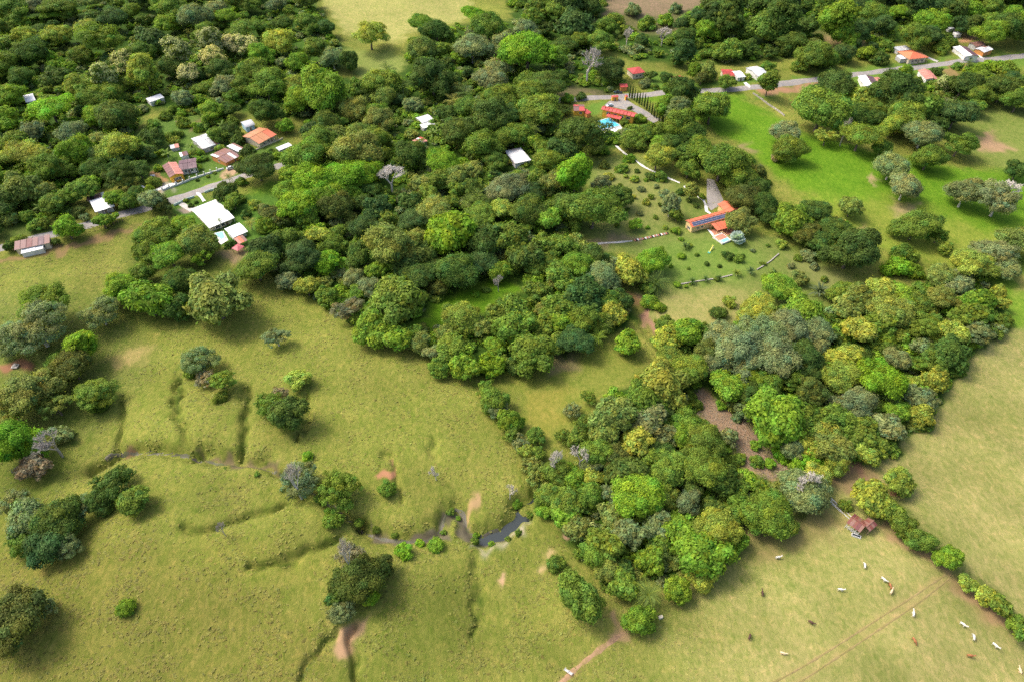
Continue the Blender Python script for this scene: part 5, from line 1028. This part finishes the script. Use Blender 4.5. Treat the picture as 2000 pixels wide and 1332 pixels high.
# ================================================================ palms, bare trees, garden plants
def frond_mesh(name, n=15, droop=0.55, wid=0.19, blade=0.024, matl=LEAF):
    """unit-length feather leaf along +x, arching"""
    V, Fc, B_ = [], [], []
    f = lambda t: (t*(1-0.18*t*droop), 0.42*t - (0.42+0.55*droop)*t*t)
    for i in range(n):
        t = 0.10 + 0.88*i/(n-1); x, z = f(t); w_ = wid*(0.35+1.3*math.sin(math.pi*min(1, t*0.92+0.05)))*0.75
        for s in (-1, 1):
            k = len(V); bl = blade*(1.1-0.5*t)
            V += [(x-bl/2, 0, z), (x+bl/2, 0, z), (x+bl*0.5+w_*0.55, s*w_, z-0.3*w_-0.2*w_*droop), (x+w_*0.50, s*w_*0.96, z-0.3*w_)]
            Fc.append((k, k+1, k+2, k+3) if s > 0 else (k+3, k+2, k+1, k)); B_ += [[0.9+0.25*((i*7) % 5)/5]*3]*4
    for i in range(6):
        t0, t1 = i/6, (i+1)/6; (x0, z0), (x1, z1) = f(t0), f(t1); k = len(V)
        V += [(x0,-0.012,z0+0.01),(x1,-0.010,z1+0.01),(x1,0.010,z1+0.01),(x0,0.012,z0+0.01)]; Fc.append((k,k+1,k+2,k+3)); B_ += [[1.5, 1.3, 0.9]]*4
    me_ = mesh_np(name, V, Fc, matl); a = me_.attributes.new('leaf', 'FLOAT_COLOR', 'POINT'); a.data.foreach_set('color', np.concatenate([np.array(B_), np.ones((len(V), 1))], 1).astype(np.float32).ravel()); return me_
def blade_mesh(name, wid=0.16, droop=0.6):
    V, Fc = [], []; f = lambda t: (t*(1-0.2*t*droop), 0.55*t-(0.55+0.45*droop)*t*t)
    for i in range(7):
        t = i/6; x, z = f(t); w_ = wid*math.sin(math.pi*(0.08+0.88*t))**0.7; V += [(x,-w_,z-0.3*w_),(x,0,z),(x,w_,z-0.3*w_)]
    for i in range(6):
        for k in (0, 1): a = i*3+k; Fc.append((a, a+3, a+4, a+1))
    me_ = mesh_np(name, V, Fc, LEAF); a = me_.attributes.new('leaf', 'FLOAT_COLOR', 'POINT'); a.data.foreach_set('color', np.ones((len(V), 4), np.float32).ravel()); return me_
def fan_mesh(name, n=11):
    V, Fc = [], []
    for i in range(n+1):
        a = -1.9+3.8*i/n; r_ = 1.0 if i % 2 else 0.86; V += [(0.18, 0, 0.0), (0.35+0.65*math.cos(a)*r_, 0.65*math.sin(a)*r_, 0.06*(i % 2)-0.05)]
    for i in range(n): Fc.append((2*i, 2*i+1, 2*i+3))
    k = len(V); V += [(0,-0.015,0),(0.25,-0.015,0),(0.25,0.015,0),(0,0.015,0)]; Fc.append((k,k+1,k+2,k+3))
    me_ = mesh_np(name, V, Fc, LEAF); a = me_.attributes.new('leaf', 'FLOAT_COLOR', 'POINT'); a.data.foreach_set('color', np.ones((len(V), 4), np.float32).ravel()); return me_
FRONDS = [frond_mesh('frond', 15, d) for d in (0.35, 0.6, 0.9)]; BANANA = [blade_mesh('leaf', 0.15, d) for d in (0.4, 0.8)]; FANS = [fan_mesh('fan_leaf')]; STRAPS = [blade_mesh('leaf', 0.075, d) for d in (0.3, 0.7)]
_pt = MB().tube([(0,0,-0.05),(0.01,0,0.3),(0.0,0.01,0.7),(0,0,1.0)], [0.05, 0.038, 0.034, 0.03], 8).mesh('trunk', PALE_BARK, True)
def rosette(name, px, py, wpx, H, tintc, meshes, n, label, cat, elev=(0.0, 1.0), trunk=True, group=None, tw=None, part='frond'):
    """palm-like plant: leaves (each a part) radiating from the top of a trunk H metres tall"""
    r_ = random.Random(int(px*31+py*17)); p = on(px, py, H); Lf = wpx/2/scale_at((p.x, p.y, p.z+H))*1.12
    root = empty(name, p, r_.uniform(0, 6.28))
    if trunk and H > 0.3: t = obj('trunk', _pt, root); t.scale = ((tw or 4.2), (tw or 4.2), H)
    for i in range(n):
        o = obj(part, meshes[i % len(meshes)], root, (0, 0, H)); k = (i+0.5)/n; e = elev[0] + (elev[1]-elev[0])*k
        o.rotation_euler = Euler((r_.uniform(-0.15, 0.15), -e*1.25+r_.uniform(-0.1, 0.1), i*2.39996+r_.uniform(-0.15, 0.15)), 'XYZ')
        s = Lf*r_.uniform(0.85, 1.08); o.scale = (s, s, s); kk = r_.uniform(0.85, 1.15); o.color = (tintc[0]*kk, tintc[1]*kk, tintc[2]*kk, 1)
    return tag(root, label, cat, group)
PALM = (0.17, 0.24, 0.05); PALMD = (0.10, 0.16, 0.04); PALMY = (0.28, 0.29, 0.07); PALMB = (0.20, 0.30, 0.04)
for px, py, w_, H, c, lb in (
 (914,396,38,5,PALM,'feather palm left of a pair in the central glade'), (932,386,38,6,PALM,'feather palm right of a pair in the central glade'),
 (1265,1163,66,4,PALM,'large feather palm just above the round bright tree at the thicket tip'), (1167,661,42,4,PALMB,'lower of two pale feather palms beside the central glade'),
 (1178,638,40,5,PALM,'upper of two pale feather palms beside the central glade'), (1163,566,36,5,PALM,'feather palm between bushy trees left of the beige lawn'),
 (1280,556,58,3,PALMD,'big dark feather palm at lower left corner of the garden'), (1272,826,54,6,PALM,'bluish feather palm right of the pale flowering-looking tree in thicket'),
 (1285,1084,52,4,PALMD,'dark feather palm deep inside the lower thicket'), (1280,1026,46,4,PALM,'feather palm in the gap of the lower thicket'),
 (757,140,44,9,PALMD,'tall dark palm below the upper clearing'), (886,200,40,7,PALMY,'yellowing palm in the dark wood centre'), (906,186,44,8,PALMD,'dark palm beside the yellowing palm'),
 (720,184,46,6,PALMD,'dark palm right of the huge bright tree'), (787,172,50,7,PALMD,'dark feathery palm clump in the shade below the upper clearing'),
 (533,430,36,5,PALMY,'brownish palm right of the big white house'), (489,437,30,4,PALMY,'small yellowish palm right of the white pool house'), (428,431,15,5,PALM,'small palm in front of the big white roof'),
 (1892,124,26,6,PALMD,'lone coconut palm by the road at far right'), (1435,62,28,8,PALM,'thin palm rising from the far dark wood'), (1037,254,40,8,PALM,'coconut palm left of the coral-roofed building'),
 (446,347,22,4,PALM,'small palm at the road edge by the parked car'), (1440,1012,30,3,PALM,'small palm at thicket edge'), (1090,355,40,5,PALMD,'shaded palm below the white hip-roofed house'),
 (1060,362,30,6,PALMD,'second shaded palm below the white hip-roofed house')):
    if lb == 'small palm at thicket edge': continue
    rosette('palm_tree', px, py, w_, H, c, FRONDS, 16, lb, 'palm', (-0.25, 0.95), group='feather palms', tw=4.5)
for px, py, lb in ((327,303,'banana plant left of the small maroon shed'), (373,289,'banana plant behind the purple-brown roof'), (418,236,'banana plant in the upper village garden'), (435,250,'banana plant above the zinc-roofed house'),
                   (858,250,'banana plant right of the white lean-to roof'), (846,262,'banana plant below the white lean-to roof'), (78,408,'banana plant at wood edge left of the roadside shed'), (404,228,'banana plant near the bare earth above the village')):
    rosette('banana_plant', px, py, 26, 2.6, (0.19, 0.27, 0.06), BANANA, 9, lb, 'banana', (0.05, 0.95), group='banana plants', tw=3.0, part='leaf')
for px, py, w_, c, lb in ((1352,551,20,(0.10,0.17,0.04),'leftmost bushy strap-leaved plant on the stone edging'), (1378,547,18,(0.09,0.16,0.04),'second strap-leaved plant from the left on the stone edging'), (1405,545,18,(0.09,0.15,0.04),'third strap-leaved plant from the left on the stone edging'),
                          (1438,536,24,(0.20,0.25,0.04),'yellowish strap-leaved plant on the stone edging'), (1466,532,22,(0.08,0.14,0.05),'rightmost dark strap-leaved plant on the stone edging'), (1338,484,22,(0.12,0.18,0.05),'strap-leaved plant on the lawn below the solar panel house'), (1600,574,46,(0.13,0.17,0.08),'big spiky agave-like plant right of the garden')):
    rosette('strap_leaved_plant', px, py, w_, 0.9, c, STRAPS, 26, lb, 'garden plant', (0.2, 1.15), group='strap-leaved garden plants', part='leaf')
rosette('fan_palm', 1440, 467, 29, 2.2, (0.44, 0.52, 0.50), FANS, 26, 'silvery fan palm beside the raised tub terrace', 'palm', (-0.15, 1.15), tw=5.0, part='fan_leaf')
# slim cypresses along the drive
r_ = np.random.default_rng(77); n = 900; zz = r_.random(n)**0.9; aa = r_.uniform(0, 6.28, n); rr = 0.8*np.sin(math.pi*np.clip(0.06+0.94*zz, 0, 1))**0.6*(1.05-0.75*zz)*r_.uniform(0.65, 1.05, n)
P_ = np.stack([rr*np.cos(aa), rr*np.sin(aa), 0.4+8.2*zz], 1); Nn = unit(np.stack([np.cos(aa), np.sin(aa), 0.5+0*aa], 1)+r_.normal(0, 0.35, (n, 3)))
bb = r_.uniform(0.7, 1.35, (n, 1))*np.ones((1, 3)); SLIM = leaves_mesh('crown', P_, Nn, r_.uniform(0.35, 0.6, n), bb, LEAF, seed=4); SLIM_T = MB().tube([(0,0,-0.2),(0,0,2),(0,0,7.5)], [0.14, 0.11, 0.03], 6).mesh('trunk', BARK)
a, b = on(1229,192), on(1297,247); ORD = ['first','second','third','fourth','fifth','sixth','seventh','eighth','ninth','tenth','eleventh','twelfth','thirteenth','fourteenth','fifteenth','sixteenth']
for i in range(15):
    q = a.lerp(b, i/14); root = empty('cypress_tree', (q.x, q.y, hgt(q.x, q.y)), i*1.3); o = obj('crown', SLIM, root); k = 0.9+0.2*math.sin(i*2.1); o.scale = (k, k, 0.95+0.1*math.sin(i*1.3)); o.color = (0.105*k, 0.150, 0.036, 1); obj('trunk', SLIM_T, root)
    tag(root, '%s slim cypress from the yellow gate in the row along the drive' % ORD[i], 'cypress', 'slim cypresses along the drive')
# ---------------------------------------------------------------- leafless trees
def bare_mesh(seed, depth=5, spread=0.8):
    r_ = random.Random(seed); b = MB()
    def grow(p, d, l, r0, k):
        e = p + d*l; mid = p.lerp(e, 0.5) + Vector((r_.uniform(-1,1), r_.uniform(-1,1), 0))*l*0.06
        b.tube([p, mid, e], [r0, r0*0.85, r0*0.68], 5 if k > 2 else 4)
        if k <= 1:
            for _ in range(4):      # fine twigs
                o_ = Vector((r_.uniform(-1,1), r_.uniform(-1,1), r_.uniform(-0.3,1))).normalized(); q = p.lerp(e, r_.random()); s = l*r_.uniform(0.5, 1.1); sd_ = o_.orthogonal()*0.0045
                b.add([q-sd_, q+sd_, q+o_*s], [(0,1,2)])
        if k == 0: return
        for i in range(3 if k > 1 else 2):
            ax = Vector((r_.uniform(-1,1), r_.uniform(-1,1), r_.uniform(-0.2,0.6))).normalized(); nd = (d + ax*spread*r_.uniform(0.8, 1.5)).normalized()
            if nd.z < -0.1: nd.z = 0.1
            grow(p + (e-p)*r_.uniform(0.7, 1.0), nd, l*r_.uniform(0.62, 0.82), r0*0.62, k-1)
    grow(Vector((0,0,-0.02)), Vector((0.05,0,1)).normalized(), 0.34, 0.034, depth); 
    v = np.array(b.v); b.v = [tuple(x) for x in v/np.array([np.abs(v[:, :2]).max()]*2+[v[:, 2].max()])]; return b
_bt = []
for s in range(3):
    b = bare_mesh(40+s); _bt.append(b)
BARE = [[b.mesh('branches', m_) for b in _bt] for m_ in (PALE_BARK, GREY_TWIG)]
TRK = [MB().tube([(0,0,-0.03),(0,0,0.0),(0.006,0,0.17),(0.017,0,0.33)], [0.055, 0.042, 0.036, 0.032], 8).mesh('trunk', m_) for m_ in (PALE_BARK, GREY_TWIG)]
for px, py, w_, hpx, k, lb in ((1146,166,66,70,0,'tall leafless pale tree standing by the road above the resort'), (766,376,64,54,0,'leafless whitish tree among the central wood'), (852,938,26,24,0,'tiny bare white sapling in the hill pasture right of the earth scar'),
  (973,570,24,32,1,'small bare tree in the bright glade'), (1086,928,40,40,0,'leftmost bare white shrub-like tree near the creek thicket'), (1132,912,48,42,0,'wider bare white tree near the creek thicket'), (996,974,30,24,0,'bare branchy snag beside the creek pool'),
  (122,892,74,52,1,'bare grey spreading tree beside the vivid green tree at left'), (1291,92,38,40,1,'grey leafless tree in the far scrub'), (1222,98,28,46,1,'cluster-like bare grey tree left of the other grey leafless tree'),
  (692,1128,46,66,0,'pale dead branches poking from the dark tree in the lower pasture'), (441,1047,24,22,1,'thin bare sapling on the lower hill ridge'), (1640,286,30,54,1,'thin bare tree at the meadow edge'), (590,975,60,62,0,'pale branched tree in the creek bend of the hill pasture'),
  (1560,985,60,50,0,'whitish bare-topped tree at the cattle chute end'), (1950,405,70,44,0,'bare white branches over the grey-green tree at right'), (1962,500,60,44,0,'bare white branching crown at the right edge below the meadow')):
    p = on(px, py); sc = scale_at(p); el = math.atan2(CAM_H, p.y); H = hpx/sc/math.cos(el)/1.0; Rr = w_/2/sc
    root = empty('leafless_tree', p, px*0.37); i = int(px) % 3; o = obj('branches', BARE[k][i], root); o.scale = (Rr, Rr, H); t = obj('trunk', TRK[k], root); t.scale = (Rr*1.2, Rr*1.2, H); tag(root, lb, 'bare tree')
# ================================================================ cattle
def cow_mesh(pose):
    graze = pose == 'graze'; V, E, Rd = [], [], []
    def v(x, y, z, r_, par=None):
        V.append((x, y, z)); Rd.append(r_ if isinstance(r_, tuple) else (r_, r_)); i = len(V)-1
        if par is not None: E.append((par, i))
        return i
    if pose == 'lie': dz = -0.55
    else: dz = 0
    pelvis = v(-0.62, 0, 1.18+dz, (0.27, 0.25)); mid = v(-0.15, 0, 1.10+dz, (0.34, 0.33), pelvis); chest = v(0.40, 0, 1.12+dz, (0.30, 0.33), mid); hump = v(0.52, 0, 1.40+dz, 0.15, chest)
    if graze: n1 = v(0.85, 0, 0.95, 0.17, chest); n2 = v(1.10, 0.05, 0.58, 0.13, n1); hd = v(1.22, 0.06, 0.34, 0.115, n2); mz = v(1.30, 0.06, 0.12, 0.08, hd)
    else: n1 = v(0.78, 0, 1.30+dz, 0.17, chest); n2 = v(1.02, 0.08, 1.48+dz, 0.14, n1); hd = v(1.22, 0.12, 1.50+dz, 0.12, n2); mz = v(1.45, 0.15, 1.36+dz, 0.08, hd)
    for s in (-1, 1):
        e = v(V[hd][0]-0.08, V[hd][1]+s*0.22, V[hd][2]+0.03, 0.035, hd); v(V[e][0]-0.04, V[e][1]+s*0.12, V[e][2]-0.04, 0.02, e)
        if pose != 'lie':
            k = v(-0.60, s*0.20, 0.80, 0.15, pelvis); k2 = v(-0.70, s*0.20, 0.42, 0.07, k); v(-0.64, s*0.20, 0.03, 0.06, k2)
            k = v(0.42, s*0.20, 0.72, 0.12, chest); k2 = v(0.44, s*0.20, 0.40, 0.065, k); v(0.43, s*0.20, 0.03, 0.06, k2)
        else:
            k = v(-0.50, s*0.34, 0.34, 0.16, pelvis); v(-0.15, s*0.46, 0.14, 0.08, k); k = v(0.50, s*0.28, 0.26, 0.12, chest); v(0.75, s*0.34, 0.10, 0.06, k)
    t = v(-0.92, 0, 1.16+dz, 0.05, pelvis); t2 = v(-1.0, 0.03, 0.75+dz*0.8, 0.03, t); v(-1.0, 0.05, 0.5+dz*0.5, 0.045, t2)
    me_ = bpy.data.meshes.new('cow_frame'); me_.from_pydata(V, E, []); o = bpy.data.objects.new('cow_frame', me_); C.objects.link(o)
    o.modifiers.new('skin', 'SKIN')
    for i, sv in enumerate(me_.skin_vertices[0].data): sv.radius = Rd[i]; sv.use_root = (i == 0)
    o.modifiers.new('sub', 'SUBSURF').levels = 1; o.modifiers['sub'].render_levels = 1
    dg = bpy.context.evaluated_depsgraph_get(); out = bpy.data.meshes.new_from_object(o.evaluated_get(dg)); bpy.data.objects.remove(o); out.polygons.foreach_set('use_smooth', np.ones(len(out.polygons), bool)); return out
COWS = {k: cow_mesh(k) for k in ('stand', 'graze', 'lie')}
HIDE = {'w': mat('white_hide', (0.62, 0.59, 0.52), 0.8, 0.08, 3.0), 'c': mat('cream_hide', (0.60, 0.46, 0.28), 0.8, 0.1, 3.0), 'r': mat('red_brown_hide', (0.30, 0.12, 0.05), 0.8, 0.15, 3.0), 'k': mat('dark_brown_hide', (0.085, 0.045, 0.03), 0.8, 0.2, 3.0)}
HM = {}
for px, py, ang, pose, c, lb in ((1520,1088,5,'stand','w','white cow standing alone left of the cattle shed'), (1689,1104,75,'graze','w','white cow curled head down below the cattle shed'), (1726,1131,-60,'stand','w','white cow beside the brown cow near the track end'),
  (1642,1151,-15,'stand','w','white cow standing broadside left of the grazing group'), (1739,1144,90,'graze','r','red-brown cow between a white and a cream cow'), (1741,1155,50,'stand','c','cream cow just below the red-brown cow'),
  (1784,1198,70,'stand','w','white cow right beside the vehicle track'), (1881,1219,-55,'stand','w','white cow farthest up the right-hand group'), (1902,1244,70,'graze','w','small white cow in the middle of the right-hand group'), (1944,1260,-65,'stand','w','white cow nearest the right edge of the pasture'),
  (1584,1215,-40,'stand','k','dark brown cow alone left of the vehicle track'), (1786,1250,-80,'graze','r','orange-brown cow alone between track and right-hand group'), (1530,1274,-20,'lie','c','tan cow lying in the grass left of the track'),
  (1895,1280,-15,'stand','r','red-brown cow below the right-hand white cows'), (1994,1308,80,'lie','c','tan cow at the lower right corner'), (1489,1158,80,'stand','k','blackish cow right of the thicket'), (1464,1243,60,'graze','k','dark cow below the thicket in open grass')):
    if (pose, c) not in HM: m_ = COWS[pose].copy(); m_.materials.clear(); m_.materials.append(HIDE[c]); HM[(pose, c)] = m_
    p = on(px, py, 0.7); o = obj('cow', HM[(pose, c)], None, (p.x, p.y, p.z), R(ang)); o.scale = (0.92,)*3; tag(o, lb, 'cow', 'cattle in the pasture')
# ================================================================ vehicles
TYRE = mat('tyre', (0.02, 0.02, 0.02), 0.9); RIM = mat('rim', (0.4, 0.4, 0.42), 0.4, 0.1, 1, 0.5)
def car(name, px, py, ang, paint, label, pickup=False):
    p = on(px, py, 0.5); r_ = empty(name, p, R(ang)); m_ = mat('paint_'+paint[0], paint[1], 0.3, 0.05, 1.0, 0.5)
    def prism(prof, w0, w1=None):
        b = MB(); n = len(prof); w1 = w1 or [w0]*n
        b.add([(x, -w1[i]/2, z) for i, (x, z) in enumerate(prof)]+[(x, w1[i]/2, z) for i, (x, z) in enumerate(prof)], [tuple(range(n)), tuple(range(2*n-1, n-1, -1))]+[(i, n+i, n+(i+1) % n, (i+1) % n) for i in range(n)]); return b
    L2 = 2.2 if not pickup else 2.6
    prism([(-L2,0.35),(-L2,0.78),(-L2+0.25,0.92),(L2-1.2,0.92),(L2-0.25,0.78),(L2,0.62),(L2,0.35)], 1.76).build('body', m_, r_)
    if not pickup: prof = [(-1.75,0.921),(-1.1,1.42),(0.35,1.42),(1.05,0.921)]
    else: prof = [(-0.6,0.921),(-0.45,1.55),(0.75,1.55),(1.4,0.921)]
    prism(prof, 1.5, [1.62, 1.3, 1.3, 1.62]).build('cabin_glass', GLASS, r_); x0, x1 = prof[1][0], prof[2][0]; MB().box((x0+x1)/2, 0, prof[1][1]+0.02, x1-x0+0.1, 1.3, 0.06).build('roof', m_, r_)
    if pickup: MB().box(-1.65, 0, 0.93, 1.7, 1.45, 0.03).build('load_bed', W_DARK, r_)
    for x in (-L2+0.8, L2-0.85):
        for s in (-1, 1): w_ = MB().tube([(x, s*0.72, 0.33), (x, s*0.92, 0.33)], 0.33, 14).build('wheel', TYRE, r_); MB().tube([(x, s*0.90, 0.33), (x, s*0.935, 0.33)], 0.19, 10).build('rim', RIM, w_)
    for s in (-1, 1): MB().box(L2+0.005, s*0.62, 0.66, 0.05, 0.34, 0.14).build('headlight', W_WHITE, r_); MB().box(-L2-0.005, s*0.66, 0.72, 0.05, 0.26, 0.16).build('tail_light', M_RED, r_)
    return tag(r_, label, 'car')
car('parked_car', 451, 329, 25, ('silver', (0.55, 0.56, 0.58)), 'silver sedan parked by the rusty brown-roofed house')
car('parked_car', 1191, 207, 200, ('pale_blue', (0.50, 0.58, 0.66)), 'pale blue-white car parked behind the coral-roofed building')
car('pickup_truck', 1207, 181, 175, ('dark_teal', (0.03, 0.07, 0.08)), 'dark teal pickup truck on the road by the gatehouse', True)
# small bright objects in the yards
def chest(px, py, s, ang, label, m_=W_WHITE, name='storage_chest'):
    p = on(px, py); r_ = empty(name, p, R(ang)); MB().box(0, 0, 0.35*s, 1.9*s, 0.9*s, 0.8*s).build('box', m_, r_); MB().box(0, 0, 0.79*s, 2.0*s, 1.0*s, 0.07*s).build('lid', M_WORN, r_); tag(r_, label, 'chest')
chest(280, 369, 1.3, -30, 'white chest-like box on the earth yard left of the yellow house'); chest(299, 346, 1.1, 10, 'small white box on the grass left of the yellow house'); chest(353, 182, 1.0, 15, 'small white box right of the white block shed'); chest(597, 113, 1.2, 5, 'pale box half hidden in the upper wood clearing', M_WORN)
wall_run('low_wall', 'short white wall slab at the road opposite the meadow trees', [(1295,177),(1311,176)], 0.7, 1.2, W_WHITE, 'wall')
# a boulder on the red earth at the left edge
bm = bmesh.new(); bmesh.ops.create_icosphere(bm, subdivisions=3, radius=1.3)
for v_ in bm.verts: v_.co *= 1 + 0.22*math.sin(v_.co.x*3.1+1)*math.cos(v_.co.y*2.7) + 0.12*math.sin(v_.co.z*5); v_.co.z *= 0.55
me_ = bpy.data.meshes.new('boulder'); bm.to_mesh(me_); bm.free(); me_.materials.append(STONE); p = on(31, 716); tag(obj('boulder', me_, None, (p.x, p.y, p.z+0.3)), 'dark grey boulder on the red earth patch at left', 'boulder')

# ================================================================ labels of trees and shrubs: which one, told by the nearest landmark
MARKS = [('the big white-roofed house', 415, 420), ('the yellow-walled maroon-roofed house', 350, 335), ('the orange tiled house', 507, 268), ('the small white block shed', 302, 194), ('the roadside white-roofed shed', 198, 400),
 ('the long brown roadside roof', 65, 478), ('the white domed shed', 58, 192), ('the straw-coloured upper pasture', 770, 35), ('the curved zinc roof', 830, 238), ('the white hip-roofed house', 1012, 307), ('the tall leafless roadside tree', 1147, 130),
 ('the blue swimming pool', 1185, 245), ('the solar panel house', 1395, 428), ('the blue-walled red-roofed house', 1328, 157), ('the orange hip-roofed house', 1785, 107), ('the purple-brown roofed house', 1697, 160), ('the brown brush strip', 1430, 840),
 ('the cattle shed', 1685, 1022), ('the dark creek pool', 1005, 1005), ('the red earth scar', 755, 938), ('the round garden bush', 1525, 478), ('the leafless central tree', 766, 347), ('the bright central glade', 920, 585), ('the beige lawn', 1390, 605),
 ('the bare brown field', 1290, 10), ('the cypress row', 1262, 210), ('the red earth patch', 35, 715), ('the far right huts', 1868, 68), ('the bare earth slope', 1945, 283), ('the field gate', 1112, 1309), ('the pink shelter', 464, 485), ('the meadow bare spot', 1704, 352)]
RANK = ['', 'second nearest', 'third nearest', 'fourth nearest', 'fifth nearest', 'sixth nearest', 'seventh nearest', 'eighth nearest', 'ninth nearest', 'tenth nearest', 'eleventh nearest', 'twelfth nearest']
keyed = {}
for root, c, word, px, py, w_ in PLANTS:
    nm, mx, my = min(MARKS, key=lambda m: math.hypot(m[1]-px, m[2]-py)); dx, dy = px-mx, py-my
    side = ('right of' if dx > 0 else 'left of') if abs(dx) > abs(dy)*1.2 else ('below' if dy > 0 else 'above')
    keyed.setdefault((COL[c][1], word, side, nm), []).append((math.hypot(dx, dy), root))
for (cw, word, side, nm), lst in keyed.items():
    lst.sort(key=lambda t: t[0])
    for i, (d, root) in enumerate(lst):
        lb = '%s %s %s %s' % (cw, word, side, nm)
        if len(lst) > 1: lb += ', %s such one' % (RANK[i] if i else 'nearest')
        tag(root, lb, 'shrub' if 'shrub' in word else 'tree', 'shrubs' if 'shrub' in word else 'broadleaf trees')
